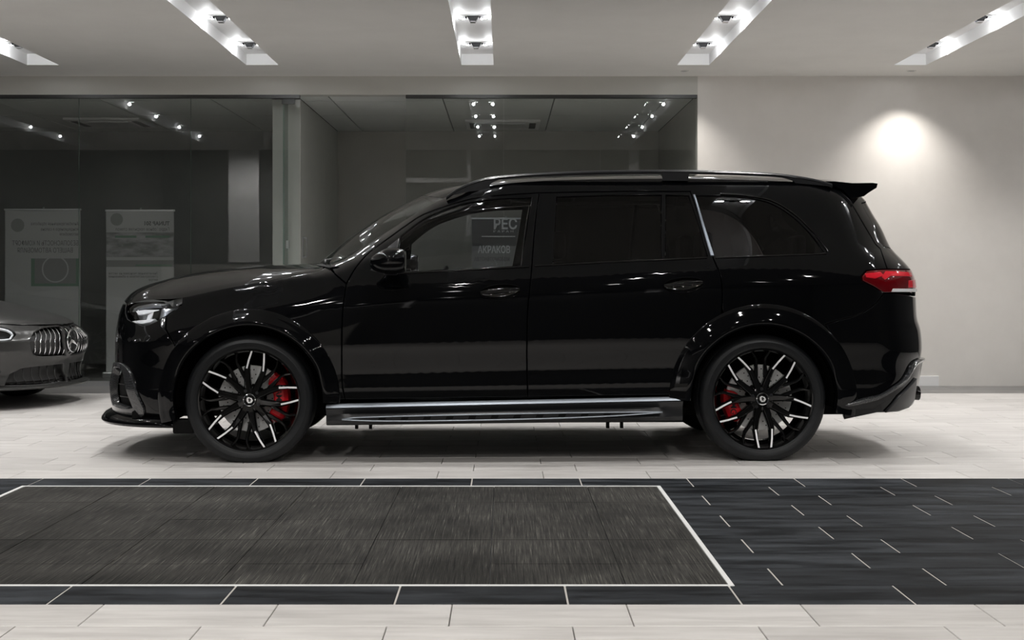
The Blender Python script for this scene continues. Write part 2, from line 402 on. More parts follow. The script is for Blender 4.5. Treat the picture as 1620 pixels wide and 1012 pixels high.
# suspended ceilings of alcove and left room
for nm, x0, x1, lab in (('ceiling', -2.155, 1.99, 'suspended panel ceiling of the alcove'), ('ceiling', XL, -2.45, 'dark suspended ceiling of the left room')):
    base = box(nm, x0, x1, YW + 0.15, YA, ZG + 0.02, ZG + 0.1, M['black_plastic']); struct(base, lab, 'ceiling')
    x = x0 if x0 > -3 else -8.38
    xx = (-0.652 + 1.18 * -2) if x0 > -3 else x0
    while xx < x1:
        yy = YW + 0.15 - 0.9
        while yy < YA:
            a, b, c, d = max(xx, x0) + 0.008, min(xx + 1.18, x1) - 0.008, max(yy, YW + 0.15) + 0.008, min(yy + 1.3, YA) - 0.008
            if b - a > 0.03 and d - c > 0.03: MB().box(a, b, c, d, ZG, ZG + 0.02).obj('ceiling_panel', M['panel_ceiling'], base)
            yy += 1.3
        xx += 1.18
# far hall reflections: pale pilasters and a beam on the hall wall
for (x0, x1, z0, z1) in ((-7.25, -6.45, 1.5, Z_HALL), (-1.0, -0.88, 2.0, Z_HALL), (3.28, 3.54, 3.3, Z_HALL)):
    o = box('trim_2', x0, x1, YB, YB + 0.12, z0, z1, M['pilaster']); struct(o, 'pale pilaster on the hall wall behind the camera', 'pilaster')
o = box('trim_3', -4.2, -1.0, YB, YB + 0.1, 3.6, 3.72, M['pilaster']); struct(o, 'pale beam on the hall wall behind the camera', 'beam')
o = box('trim_4', XL, -2.0, YB, YB + 0.2, 0.0, 1.45, M['alcove']); struct(o, 'low grey parapet along the hall wall behind the camera', 'parapet')
# hall downlights (seen only as reflections)
hl = None
for i, x in enumerate((-6.6, -4.5, -2.4, -0.3, 1.8, 3.9)):
    for j, y in enumerate((3.2, 1.2, -1.0, -6.4)):  # front rows placed to light the car, last row added to light pilasters
        if hl is None:
            hl = thing('hall_downlight', 'x', 'ceiling light')
            MB().lathe([(0.0, 0), (0.11, 0), (0.11, -0.02), (0.085, -0.025), (0.08, -0.008), (0, -0.008)], 24, 'z').obj('housing', M['white'], hl, smooth=40)
            MB().disc((0, 0, -0.012), 0.078, 20, 'z').obj('lens', M['lens'], hl); o = hl
        else: o = copy_tree(hl)
        o.location = (x, y, Z_HALL); o['label'] = 'hall downlight behind the camera, %s row, %s from the left' % (('first', 'second', 'third', 'fourth')[j], ('first', 'second', 'third', 'fourth', 'fifth', 'sixth')[i]); o['group'] = 'hall downlights'
        if True:
            ld = bpy.data.lights.new('lamp', 'SPOT'); ld.energy = HALL_W if j < 3 else (380 if i == 0 else 60); ld.shadow_soft_size = 0.05; ld.spot_size = math.radians(140 if j < 3 else 166); ld.spot_blend = 0.6; ld.color = (1, 0.97, 0.93)
            lo = bpy.data.objects.new('lamp_light', ld); COL.objects.link(lo); lo.parent = o; lo.location = (0, 0, -0.05)

# wall washers: small recessed downlights close to the back wall
for i, (x, en, lab) in enumerate(((4.08, 82, 'recessed wall washer above the pool of light on the back wall'), (1.80, 46, 'recessed wall washer at the corner of the glass partition'))):
    t = thing('wall_washer', lab, 'ceiling light', (x, 14.02, ZC), group='recessed wall washers')
    MB().lathe([(0.048, 0.0), (0.048, -0.004), (0.036, -0.005), (0.034, 0.0)], 24, 'z', closed=True).obj('trim_ring', M['ceil'], t, smooth=40)
    MB().disc((0, 0, -0.0015), 0.034, 20, 'z').obj('lens', M['darklens'], t)
    ld = bpy.data.lights.new('washer', 'SPOT'); ld.energy = en; ld.spot_size = math.radians(103); ld.spot_blend = 1.0; ld.shadow_soft_size = 0.02; ld.color = (1.0, 0.95, 0.90)
    lo = bpy.data.objects.new('lamp_light', ld); COL.objects.link(lo); lo.parent = t; lo.location = (0, 0, -0.02)

# glass partitions
def partition(name, lab, edges, x0, x1, bottom_mat):
    root = bpy.data.objects.new(name, None); COL.objects.link(root); root.location = ((x0 + x1) / 2, YW + 0.03, 0); root['kind'] = 'structure'; root['label'] = lab; root['category'] = 'glass partition'
    cx = root.location.x
    MB().box(x0 - cx, x1 - cx, -0.03, 0.03, ZG - 0.035, ZG).obj('top_rail', M['rail_dark'], root)
    MB().box(x0 - cx, x1 - cx, -0.025, 0.025, 0.0, 0.05).obj('bottom_rail', bottom_mat, root)
    for a, b in zip(edges[:-1], edges[1:]):
        p = MB(); p.box(a - cx + 0.002, b - cx - 0.002, -0.006, 0.006, 0.05, ZG - 0.035)
        me = p.mesh('pane'); me.materials.append(M['glass']); me.materials.append(M['glass_edge'])
        for f in me.polygons:
            if abs(f.normal.x) > 0.5: f.material_index = 1
        link('pane', me, None, root)
    return root
partition('window_1', 'long glass partition at left behind the grey car', [-9.0, -7.85, -6.7, -5.54, -4.39, -3.236, -2.285, -2.11], -9.0, -2.11, M['rail_steel'])
partition('window_2', 'glass partition across the right of the alcove', [-1.016, -0.0065, 0.99, 1.985], -1.016, 1.985, M['rail_steel'])
# glass door leaf folded behind the partition, patch fittings
gd = thing('glass_door_fin', 'short glass fin standing at the end of the left partition', 'glass fin', (-2.285, YW + 0.20, 0))
MB().box(-0.006, 0.006, -0.13, 0.13, 0.0, ZG).obj('pane', M['glass_edge'], gd)
MB().box(-0.015, 0.12, -0.16, -0.13, ZG - 0.09, ZG - 0.035).obj('top_patch', M['rail_dark'], gd)
MB().box(0.03, 0.06, -0.16, -0.13, 1.42, 1.50).obj('lock_patch', M['rail_steel'], gd)
hdl = thing('door_pull', 'small steel pull handle on the alcove side wall', 'handle', (-2.155, YW + 0.55, 1.44))
MB().tube([(0, 0, -0.1), (0.035, 0, -0.1), (0.04, 0, -0.09), (0.04, 0, 0.09), (0.035, 0, 0.1), (0, 0, 0.1)], 0.009, 8).obj('bar', M['rail_steel'], hdl, smooth=True)
MB().box(0, 0.006, -0.02, 0.02, -0.12, 0.12).obj('back_plate', M['rail_steel'], hdl)
# cassette air conditioners in the suspended ceilings
for (xa, yb, wd, lab) in ((-0.02, 17.1, 0.9, 'white cassette air conditioner in the alcove ceiling'), (-4.75, 16.9, 0.9, 'dark cassette air conditioner in the ceiling of the left room')):
    t = thing('air_conditioner', lab, 'air conditioner', (xa, yb, ZG))
    MB().box(-wd / 2, wd / 2, -wd / 2, wd / 2, -0.03, -0.001).obj('casing', M['white'], t, bevel=0.008)
    MB().box(-wd * 0.3, wd * 0.3, -wd * 0.3, wd * 0.3, -0.038, -0.03).obj('grille', M['alu'], t)
    for sx in (-1, 1):
        MB().box(sx * wd * 0.4 - 0.04, sx * wd * 0.4 + 0.04, -0.3, 0.3, -0.034, -0.0305).obj('vent', M['black_plastic'], t)
# ------------------------------------------------------------------ banners behind the glass; the mirrored pair stands in for reflections
M['banner'] = mat('banner_vinyl', (0.46, 0.46, 0.46), 0.6)
M['banner_ink'] = mat('banner_ink', (0.16, 0.16, 0.16), 0.6)
M['banner_logo'] = mat('banner_logo_grey', (0.28, 0.29, 0.28), 0.6)
M['banner_green'] = mat('banner_green', (0.17, 0.26, 0.20), 0.6)
M['banner_photo'] = noise_mat('banner_photo', (0.20, 0.20, 0.20), (0.42, 0.42, 0.43), (3, 1, 9), 1.5, 5, (0.6, 0.6))
M['banner_dark'] = mat('banner_dark_print', (0.10, 0.10, 0.105), 0.6)
M['banner_mid'] = mat('banner_mid_print_reflection', (0.26, 0.26, 0.26), 0.6)
M['banner_pale_ink'] = mat('banner_pale_ink', (0.75, 0.76, 0.78), 0.6)
def put_text(s, x, z, size, m, parent, mirror=False, y=-0.004, fit=None, name='lettering', bold=0.0):
    me = text_mesh(s, size, 0.0006, bold=bold)
    o = link(name, me, m, parent)
    wdt = max((v.co.x for v in me.vertices), default=1)
    k = fit / wdt if fit else 1.0
    if mirror:
        me.transform(Matrix.Scale(-k, 4, (1, 0, 0))); me.flip_normals()
    else: me.transform(Matrix.Scale(k, 4, (1, 0, 0)))
    o.location = (x, y, z); o.rotation_euler = (PI / 2, 0, 0); return o
def banner(lab, xc, y, wdt, h):
    t = thing('roll_up_banner', lab, 'banner', (xc, y, 0))
    MB().box(-wdt / 2 - 0.02, wdt / 2 + 0.02, -0.1, 0.1, 0.0, 0.07).obj('base', M['alu'], t, bevel=0.015)
    MB().tube([(0, 0.03, 0.07), (0, 0.03, h + 0.02)], 0.011, 10).obj('pole', M['alu'], t, smooth=True)
    MB().box(-wdt / 2 - 0.01, wdt / 2 + 0.01, -0.014, 0.014, h - 0.02, h).obj('top_bar', M['alu'], t, bevel=0.004)
    sh = MB().box(-wdt / 2, wdt / 2, -0.002, 0.001, 0.07, h - 0.015).obj('sheet', M['banner'], t)
    return t, sh
YBn = 15.6
t, sh = banner('pale roll-up banner with mirrored safety and comfort lettering, nearer the left edge', -5.15, YBn, 0.84, 1.885)
rows = [('Антибактериальная обработка', 1.70, 0.05, 0.53), ('кондиционера и салона', 1.64, 0.05, 0.42), ('автомобиля', 1.585, 0.05, 0.21), ('БЕЗОПАСНОСТЬ И КОМФОРТ', 1.475, 0.075, 0.74), ('ВАШЕГО АВТОМОБИЛЯ', 1.395, 0.075, 0.62)]
for s, z, sz, fit in rows: put_text(s, 0.40 if 'ВАШ' not in s else 0.34, z, sz, M['banner_ink'], sh, True, fit=fit)
MB().disc((-0.28, -0.003, 1.70), 0.075, 28, 'y').obj('logo', M['banner_logo'], sh)
MB().box(-0.13, 0.40, -0.0032, -0.002, 1.02, 1.33).obj('printed_panel', M['banner_green'], sh)
MB().box(-0.09, 0.37, -0.0042, -0.0032, 1.05, 1.33).obj('printed_picture', M['banner_mid'], sh)
MB().lathe([(0.135, -0.0045), (0.135, -0.0050), (0.150, -0.0050), (0.150, -0.0045)], 36, 'y', c=(0.14, 0, 1.21), closed=True).obj('printed_ring', M['banner'], sh)
t, sh = banner('pale roll-up banner with mirrored glass-coating lettering and a road picture', -4.065, YBn, 0.755, 1.875)
put_text('TUNAP 501', 0.33, 1.70, 0.062, M['banner_ink'], sh, True, fit=0.28, bold=0.002)
put_text('Гидрофобное покрытие стекол', 0.33, 1.64, 0.05, M['banner_ink'], sh, True, fit=0.60)
MB().disc((-0.26, -0.003, 1.765), 0.07, 28, 'y').obj('logo', M['banner_logo'], sh)
MB().box(-0.376, 0.376, -0.0032, -0.002, 1.345, 1.62).obj('printed_picture', M['banner_photo'], sh)
for a, b in ((-0.28, -0.04), (0.06, 0.33)): MB().box(a, b, -0.0042, -0.0034, 1.56, 1.585).obj('printed_bar', M['banner_green'], sh)
MB().box(-0.376, 0.376, -0.0032, -0.002, 1.235, 1.31).obj('reflection_band', M['banner_mid'], sh)  # grey band is a glass reflection painted onto the sheet
MB().box(-0.05, 0.36, -0.0042, -0.0034, 1.243, 1.262).obj('printed_bar', M['banner_green'], sh)
put_text('Значительная экономия на чистке', 0.20, 1.15, 0.04, M['banner_ink'], sh, True, fit=0.55)
put_text('стеклоочистителя и обмывания', 0.20, 1.115, 0.04, M['banner_ink'], sh, True, fit=0.55)
put_text('ветра', 0.20, 1.08, 0.04, M['banner_ink'], sh, True, fit=0.1)
# dark banner in the alcove, read through the driver's window
yb = 16.4; k = yb / F
t, sh = banner('dark banner with pale lettering in the alcove, read through the front car window', 0.02, yb, 0.80, 1.82)
cxb = 0.02
sh.data.materials.clear(); sh.data.materials.append(M['banner_mid'])
def bx(px): return (px - CX) * k - cxb
def bz(py): return CAMH - (py - CY) * k
MB().box(-0.399, 0.399, -0.0034, -0.002, bz(389), 1.80).obj('printed_panel', M['banner_dark'], sh)
put_text('РЕС', bx(780), bz(362), 0.17, M['banner_pale_ink'], sh, fit=38 * k, bold=0.004)
put_text('Р А Р А Н', bx(780), bz(367.5), 0.035, M['banner_pale_ink'], sh, fit=32 * k)
MB().box(bx(762), bx(815), -0.0046, -0.0036, bz(374.5), bz(373.2)).obj('printed_line', M['banner_pale_ink'], sh)
put_text('АКРАКОВ', bx(756), bz(400), 0.115, M['banner_pale_ink'], sh, fit=51 * k, bold=0.002)
put_text('АВТОАВТОМОБЕМ', bx(750), bz(412.5), 0.06, M['banner_dark'], sh, fit=56 * k, bold=0.001)

# ------------------------------------------------------------------ car shells
class Shell:
    """body side as half-width S(x,z); the plan wraps round both ends as a superellipse.
    (u,z) is the surface parameter: u equals x on the flank and becomes arc length round an end."""
    def __init__(s, W, xf, Lf, xr, Lr, qf=2.8, qr=2.3): s.W, s.xf, s.Lf, s.xr, s.Lr, s.qf, s.qr = W, xf, Lf, xr, Lr, qf, qr
    def P(s, u, z, off=0.0):
        a = s.xf(z) + s.Lf(z); b = s.xr(z) - s.Lr(z)
        if u < a:
            th = min((a - u) / s.Lf(z), PI / 2 + 0.05); x = a - s.Lf(z) * math.sin(min(th, PI / 2)); c = math.cos(th)
            f = math.copysign(abs(c) ** (2 / s.qf), c)
        elif u > b:
            th = min((u - b) / s.Lr(z), PI / 2 + 0.05); x = b + s.Lr(z) * math.sin(min(th, PI / 2)); c = math.cos(th)
            f = math.copysign(abs(c) ** (2 / s.qr), c)
        else: x = u; f = 1.0
        return Vector((x, -s.W(x, z) * f, z))
    def N(s, u, z):
        e = 0.004; a = s.P(u + e, z) - s.P(u - e, z); b = s.P(u, z + e) - s.P(u, z - e)
        n = a.cross(b)
        return n.normalized() if n.length > 1e-12 else Vector((0, -1, 0))
    def Po(s, u, z, off): return s.P(u, z) + s.N(u, z) * off if off else s.P(u, z)
    def S(s, x, z):
        a = s.xf(z) + s.Lf(z); b = s.xr(z) - s.Lr(z); f = 1.0
        if x < a: f = (1 - min(1, ((a - x) / s.Lf(z)) ** 2)) ** (1 / s.qf)
        elif x > b: f = (1 - min(1, ((x - b) / s.Lr(z)) ** 2)) ** (1 / s.qr)
        return s.W(x, z) * f
    def U(s, x, z):
        a = s.xf(z) + s.Lf(z); b = s.xr(z) - s.Lr(z)
        if x < a: return a - s.Lf(z) * math.asin(min(1, (a - x) / s.Lf(z)))
        if x > b: return b + s.Lr(z) * math.asin(min(1, (x - b) / s.Lr(z)))
        return x
    def UF(s, fr, z): return s.xf(z) + s.Lf(z) - s.Lf(z) * fr * PI / 2
    def UR(s, fr, z): return s.xr(z) - s.Lr(z) + s.Lr(z) * fr * PI / 2
def inside(poly, x, y):
    c = False; j = len(poly) - 1
    for i in range(len(poly)):
        xi, yi = poly[i]; xj, yj = poly[j]
        if (yi > y) != (yj > y) and x < (xj - xi) * (y - yi) / (yj - yi) + xi: c = not c
        j = i
    return c
def resample(poly, sp):
    out = []
    for i in range(len(poly)):
        a = poly[i]; b = poly[(i + 1) % len(poly)]; n = max(1, int(math.hypot(b[0] - a[0], b[1] - a[1]) / sp + 0.5))
        for k in range(n): out.append((a[0] + (b[0] - a[0]) * k / n, a[1] + (b[1] - a[1]) * k / n))
    return out
def area(p): return 0.5 * sum(p[i][0] * p[(i + 1) % len(p)][1] - p[(i + 1) % len(p)][0] * p[i][1] for i in range(len(p)))
def inset(p, d):
    """polygon offset to its left (inwards for counter-clockwise)"""
    n = len(p); out = []
    for i in range(n):
        a, b, c = p[i - 1], p[i], p[(i + 1) % n]
        e1 = Vector((b[0] - a[0], b[1] - a[1])); e2 = Vector((c[0] - b[0], c[1] - b[1]))
        if e1.length < 1e-9 or e2.length < 1e-9: out.append(b); continue
        n1 = Vector((-e1.y, e1.x)).normalized(); n2 = Vector((-e2.y, e2.x)).normalized(); m = n1 + n2
        if m.length < 1e-3: m = n1
        m.normalize(); k = max(0.45, m.dot(n1))
        out.append((b[0] + m.x * d / k, b[1] + m.y * d / k))
    return out
def spline(pts, sp=0.03, closed=False):
    """Catmull-Rom through points"""
    out = []; n = len(pts)
    for i in range(n if closed else n - 1):
        if closed: p = [pts[(i + k) % n] for k in (-1, 0, 1, 2)]
        else: p = [pts[max(i - 1, 0)], pts[i], pts[i + 1], pts[min(i + 2, n - 1)]]
        L = math.dist(p[1], p[2]); m = max(1, int(L / sp + 0.5))
        for k in range(m):
            t = k / m
            out.append(tuple(0.5 * (2 * p[1][c] + (p[2][c] - p[0][c]) * t + (2 * p[0][c] - 5 * p[1][c] + 4 * p[2][c] - p[3][c]) * t * t + (3 * p[1][c] - p[0][c] - 3 * p[2][c] + p[3][c]) * t ** 3) for c in range(len(pts[0]))))
    if not closed: out.append(tuple(pts[-1]))
    return out
def panel_mesh(sh, name, poly, holes=(), sp=0.035, off=0.0, depth=0.02, gap=0.0022, rnd=0.004, both=False, uvgrid=None):
    """a sheet-metal panel: outline and holes in (u,z), rounded and turned-in edges, exact surface normals"""
    loops = []
    for i, lp in enumerate([poly] + list(holes)):
        lp = resample(lp, sp)
        if (area(lp) < 0) == (i == 0): lp = lp[::-1]
        loops.append(lp)
    L0 = [inset(l, gap) for l in loops]; L1 = [inset(l, gap + rnd) for l in loops]
    pts = []; edges = []
    for l in L1:
        b = len(pts); pts += l; edges += [(b + i, b + (i + 1) % len(l)) for i in range(len(l))]
    nb = len(pts)
    us = [p[0] for p in L1[0]]; zs = [p[1] for p in L1[0]]
    su, sz = uvgrid or (sp, sp)
    u = min(us) + su * 0.5; r = 0
    bpts = pts[:]
    cell = {}
    for p in bpts: cell.setdefault((int(p[0] // sp), int(p[1] // sp)), []).append(p)
    lim = (0.5 * min(su, sz)) ** 2
    while u < max(us):
        z = min(zs) + sz * (0.25 if r % 2 else 0.5)
        while z < max(zs):
            if inside(L1[0], u, z) and not any(inside(h, u, z) for h in L1[1:]):
                ci, cj = int(u // sp), int(z // sp)
                if all((q[0] - u) ** 2 + (q[1] - z) ** 2 > lim for a in (-1, 0, 1) for b in (-1, 0, 1) for q in cell.get((ci + a, cj + b), ())): pts.append((u, z))
            z += sz
        u += su; r += 1
    res = delaunay_2d_cdt([Vector(p) for p in pts], edges, [], 0, 1e-6)
    vo, fo, orig = res[0], res[2], res[3]
    verts = []; norms = []; faces = []
    for p in vo:
        n = sh.N(p[0], p[1]); verts.append(sh.P(p[0], p[1]) + n * off); norms.append(n)
    for f in fo:
        cx = sum(vo[i][0] for i in f) / 3; cz = sum(vo[i][1] for i in f) / 3
        if inside(L1[0], cx, cz) and not any(inside(h, cx, cz) for h in L1[1:]): faces.append(tuple(f))
    back = {}
    for vi, ol in enumerate(orig):
        for o_ in ol: back[o_] = vi
    base = 0
    for li, l in enumerate(L1):
        n = len(l); rows = [[back.get(base + i, None) for i in range(n)]]; base += n
        if any(x is None for x in rows[0]): continue
        # round edge ring, then turned-in ring
        for (lp, dd, mode) in ((L0[li], rnd * 0.9, 1), (L0[li], depth, 2)):
            row = []
            for i in range(n):
                p = lp[i]; nn = sh.N(*p); q = sh.P(*p) + nn * (off - dd)
                ed = sh.P(*L0[li][i]) - sh.P(*L1[li][i])
                ed = ed.normalized() if ed.length > 1e-7 else nn
                row.append(len(verts)); verts.append(q); norms.append((nn * 0.25 + ed).normalized() if mode == 1 else ed)
            rows.append(row)
        for a, b in zip(rows[:-1], rows[1:]):
            for i in range(n):
                j = (i + 1) % n; faces.append((a[i], b[i], b[j], a[j]))
    # orientation: outward
    fixed = []
    for f in faces:
        a, b, c = verts[f[0]], verts[f[1]], verts[f[2]]; gn = (b - a).cross(c - a)
        s_ = norms[f[0]] + norms[f[1]] + norms[f[2]]
        fixed.append(f if gn.dot(s_) >= 0 else tuple(reversed(f)))
    faces = fixed
    if both:
        nv = len(verts)
        verts += [Vector((v.x, -v.y, v.z)) for v in verts[:nv]]; norms += [Vector((v.x, -v.y, v.z)) for v in norms[:nv]]
        faces += [tuple(nv + i for i in reversed(f)) for f in faces[:]]
    me = bpy.data.meshes.new(name); me.from_pydata([tuple(v) for v in verts], [], faces)
    me.polygons.foreach_set('use_smooth', [True] * len(me.polygons))
    me.validate(clean_customdata=False); me.update()
    me.normals_split_custom_set_from_vertices([tuple(n) for n in norms])
    return me
def mirrored(me):
    """the same mesh for the other side of the car"""
    m2 = me.copy(); m2.transform(Matrix.Scale(-1, 4, (0, 1, 0))); m2.flip_normals(); return m2
def pair(name, me, m, parent):
    me.materials.append(m) if not isinstance(m, (list, tuple)) else [me.materials.append(k) for k in m]
    a = link(name, me, None, parent); b = link(name, me, None, parent); b.scale = (1, -1, 1)
    return a, b

# ------------------------------------------------------------------ materials for cars
M['paint'] = mat('black_car_paint', (0.0020, 0.0022, 0.0027), 0.03, spec=0.33)
M['gloss'] = mat('gloss_black_trim', (0.003, 0.003, 0.003), 0.06)
M['satin'] = mat('satin_black_trim', (0.010, 0.0105, 0.012), 0.32)
M['matte'] = mat('matte_black', (0.004, 0.004, 0.004), 0.85, spec=0.15)
M['rubber'] = noise_mat('tyre_rubber', (0.0055, 0.0065, 0.0075), (0.008, 0.009, 0.0105), (1, 1, 1), 30, 3, (0.45, 0.55), spec=0.35)
M['silver'] = mat('satin_silver_strip', (0.40, 0.44, 0.49), 0.42, 0.6)
M['pillar_strip'] = mat('grey_pillar_strip', (0.10, 0.115, 0.135), 0.35, 0.5)
M['chrome'] = mat('bright_chrome', (0.85, 0.86, 0.88), 0.06, 1.0)
M['milled'] = mat('milled_alloy', (0.95, 0.95, 0.96), 0.4, 0.1)
M['disc'] = noise_mat('brake_disc_steel', (0.84, 0.84, 0.83), (0.92, 0.92, 0.91), (1, 1, 1), 20, 3, (0.4, 0.5), metal=0.0)
M['red'] = mat('red_caliper', (0.80, 0.012, 0.022), 0.3)
M['ink'] = mat('black_ink', (0.01, 0.01, 0.01), 0.5)
M['wglass'] = glass_mat('clear_car_glass', (0.87, 0.89, 0.91), 0.04)
M['wshield'] = glass_mat('windscreen_glass', (0.62, 0.66, 0.64), 0.04)
M['pglass'] = glass_mat('privacy_car_glass', (0.12, 0.115, 0.115), 0.04)
M['lampglass'] = glass_mat('headlamp_glass', (0.93, 0.95, 0.97), 0.05)
M['lampchrome'] = mat('headlamp_chrome', (0.22, 0.225, 0.24), 0.10, 0.9)
M['lampwhite'] = mat('headlamp_light_guide', (0.93, 0.93, 0.95), 0.25)
M['red_lens'] = mat('red_tail_lens', (0.10, 0.001, 0.003), 0.06, coat=0.5)
M['red_bright'] = mat('bright_red_reflector', (0.60, 0.004, 0.018), 0.12, coat=0.5)
M['clear_lens'] = mat('clear_tail_lens', (0.75, 0.76, 0.77), 0.08, coat=0.4)
M['leather'] = mat('dark_leather', (0.02, 0.02, 0.021), 0.5)
M['mirror'] = mat('mirror_glass', (0.80, 0.84, 0.82), 0.02, 1.0)
def carbon_mat():
    m = mat('carbon_weave', (0.01, 0.01, 0.011), 0.18, coat=0.6); t, n, l, b = nt(m)
    tc = n.new('ShaderNodeTexCoord'); ch = n.new('ShaderNodeTexChecker'); ch.inputs['Scale'].default_value = 160
    ch.inputs[1].default_value = (0.006, 0.006, 0.007, 1); ch.inputs[2].default_value = (0.04, 0.042, 0.045, 1)
    l.new(tc.outputs['Object'], ch.inputs[0]); l.new(ch.outputs[0], b.inputs['Base Color']); return m
M['carbon'] = carbon_mat()

# ------------------------------------------------------------------ wheel
def bar(mb, pts, widths, d0, d1, mi=0, top=0.6):
    """bar in the wheel plane through (x,z,y) points, trapezoid section, y grows inwards"""
    rows = []
    for i, p in enumerate(pts):
        a = Vector(pts[max(i - 1, 0)][:2]); b = Vector(pts[min(i + 1, len(pts) - 1)][:2]); t = (b - a).normalized(); nn = Vector((-t.y, t.x))
        w_ = widths[i] / 2
        rows.append([(p[0] + nn.x * w_ * top, p[2] + d0, p[1] + nn.y * w_ * top), (p[0] + nn.x * w_, p[2] + d0 + (d1 - d0) * 0.3, p[1] + nn.y * w_), (p[0] + nn.x * w_, p[2] + d1, p[1] + nn.y * w_), (p[0] - nn.x * w_, p[2] + d1, p[1] - nn.y * w_), (p[0] - nn.x * w_, p[2] + d0 + (d1 - d0) * 0.3, p[1] - nn.y * w_), (p[0] - nn.x * w_ * top, p[2] + d0, p[1] - nn.y * w_ * top)])
    b0 = len(mb.v); mb.grid(rows, mi, close_v=True); mb.face([b0 + k for k in range(6)][::-1], mi); mb.face([b0 + (len(pts) - 1) * 6 + k for k in range(6)], mi)
def pol(r, a, y): a = math.radians(a); return (r * math.sin(a), r * math.cos(a), y)
RT, HUBZ = 0.392, 0.379
def tyre_mesh():
    prof = [(0.300, 0.030), (0.307, 0.016), (0.316, 0.008), (0.318, 0.009), (0.330, 0.002), (0.350, 0.0), (0.352, 0.0018), (0.366, 0.006), (0.3795, 0.018), (0.3875, 0.034), (0.3905, 0.048)]
    for g in (0.085, 0.130, 0.175, 0.215):
        prof += [(RT, g - 0.0065), (RT - 0.008, g - 0.005), (RT - 0.008, g + 0.005), (RT, g + 0.0065)]
    prof += [(0.3905, 0.247), (0.3875, 0.261), (0.3795, 0.277), (0.35, 0.295), (0.30, 0.28)]
    mb = MB(); mb.lathe(prof, 128, 'y')
    # shoulder sipes
    for k in range(64):
        a = 360 / 64 * k
        c = pol(0.3885, a, 0.040); mb.tube([pol3(0.3855, a, 0.0275), pol3(0.3915, a, 0.047)], 0.0016, 4)
    v = []
    for x, y, z in mb.v: v.append((x, y, max(z, -HUBZ)))
    mb.v = v
    return mb.mesh('tyre', smooth=35)
def pol3(r, a, y): p = pol(r, a, y); return (p[0], p[2], p[1])
def build_wheel(parent, loc, flip, spin, cal_angle, lab, span=36):
    """face looks along -y of the wheel frame"""
    rim = MB().lathe([(0.296, 0.022), (0.300, 0.013), (0.308, 0.012), (0.311, 0.018), (0.309, 0.03), (0.302, 0.04), (0.298, 0.07), (0.280, 0.10), (0.280, 0.22), (0.305, 0.28), (0.300, 0.285), (0.27, 0.22), (0.27, 0.10), (0.285, 0.065), (0.291, 0.035)], 96, 'y', closed=True)
    wh = rim.obj('wheel', M['gloss'], parent, smooth=40)
    wh.location = loc; wh.rotation_euler = (0, 0, PI if flip else 0)
    link('tyre', TYRE, None, wh)
    for k in range(5):
        c = spin + 72 * k
        for s in (-1, 1):
            mb = MB()
            bar(mb, [pol(0.040, c + s * 21, 0.048), pol(0.075, c + s * 19.5, 0.046), pol(0.13, c + s * 17.5, 0.040), pol(0.191, c + s * 15.2, 0.030), pol(0.245, c + s * 10.8, 0.022), pol(0.302, c + s * 7.0, 0.016)], [0.054, 0.047, 0.041, 0.035, 0.025, 0.019], 0.0, 0.046)
            bar(mb, [pol(0.118, c + s * 18.5, 0.052), pol(0.15, c + s * 24.5, 0.050), pol(0.19, c + s * 27.6, 0.044), pol(0.235, c + s * 29.4, 0.036), pol(0.262, c + s * 28.4, 0.032), pol(0.300, c + s * 24.5, 0.027)], [0.032, 0.028, 0.023, 0.019, 0.016, 0.016], 0.0, 0.034)
            mb.obj('spoke', M['gloss'], wh, bevel=0.0015)
            m2 = MB(); bar(m2, [pol(0.193, c + s * 15.2, 0.0285), pol(0.245, c + s * 10.9, 0.0205), pol(0.3005, c + s * 7.2, 0.0145)], [0.0098, 0.0106, 0.011], 0.0, 0.003, top=0.95)
            m2.obj('milled_edge', M['milled'], wh)
    hub = MB().lathe([(0.0, 0.05), (0.06, 0.048), (0.072, 0.055), (0.078, 0.075), (0.078, 0.11), (0, 0.11)], 40, 'y').obj('hub', M['gloss'], wh, smooth=40)
    for k in range(5):
        a = spin + 36 + 72 * k; p = pol(0.060, a, 0.042)
        MB().lathe([(0, 0.0), (0.009, 0.0), (0.0105, 0.004), (0.0105, 0.022), (0, 0.022)], 6, 'y', c=(p[0], p[2], p[1])).obj('lug_bolt', M['satin'], wh)
    cap = MB().lathe([(0.0, 0.034), (0.030, 0.034), (0.038, 0.037), (0.040, 0.05), (0, 0.05)], 40, 'y').obj('centre_cap', M['gloss'], wh, smooth=40)
    MB().lathe([(0.0325, 0.0338), (0.0335, 0.0315), (0.0385, 0.0325), (0.039, 0.0365)], 40, 'y', closed=True).obj('cap_ring', M['chrome'], wh, smooth=40)
    em = MB(); sh_ = [(-0.016, 0.012), (-0.006, 0.018), (0.014, 0.012), (0.022, -0.004), (0.012, -0.018), (-0.006, -0.020), (-0.017, -0.006)]
    em.prism([(a, b) for a, b in sh_], 0.0328, 0.0345)
    em.obj('cap_emblem', M['chrome'], wh, bevel=0.0006)
    MB().prism([(-0.009, 0.006), (0.002, 0.012), (0.013, -0.002), (0.004, -0.004), (0.008, -0.013), (-0.006, -0.008), (-0.004, 0.0)], 0.0318, 0.033).obj('cap_emblem', M['gloss'], wh)
    MB().lathe([(0.085, 0.135), (0.202, 0.135), (0.204, 0.138), (0.204, 0.166), (0.202, 0.168), (0.085, 0.168)], 64, 'y', closed=True).obj('brake_disc', M['disc'], wh, smooth=40)
    holes = MB()
    for k in range(20):
        for (r, da) in ((0.125, 0), (0.15, 9), (0.178, 4)):
            p = pol(r, k * 18 + da, 0.1345); holes.disc((p[0], p[2], p[1]), 0.0042, 10, 'y')
    holes.obj('disc_hole', M['ink'], wh)['kind'] = 'stuff'
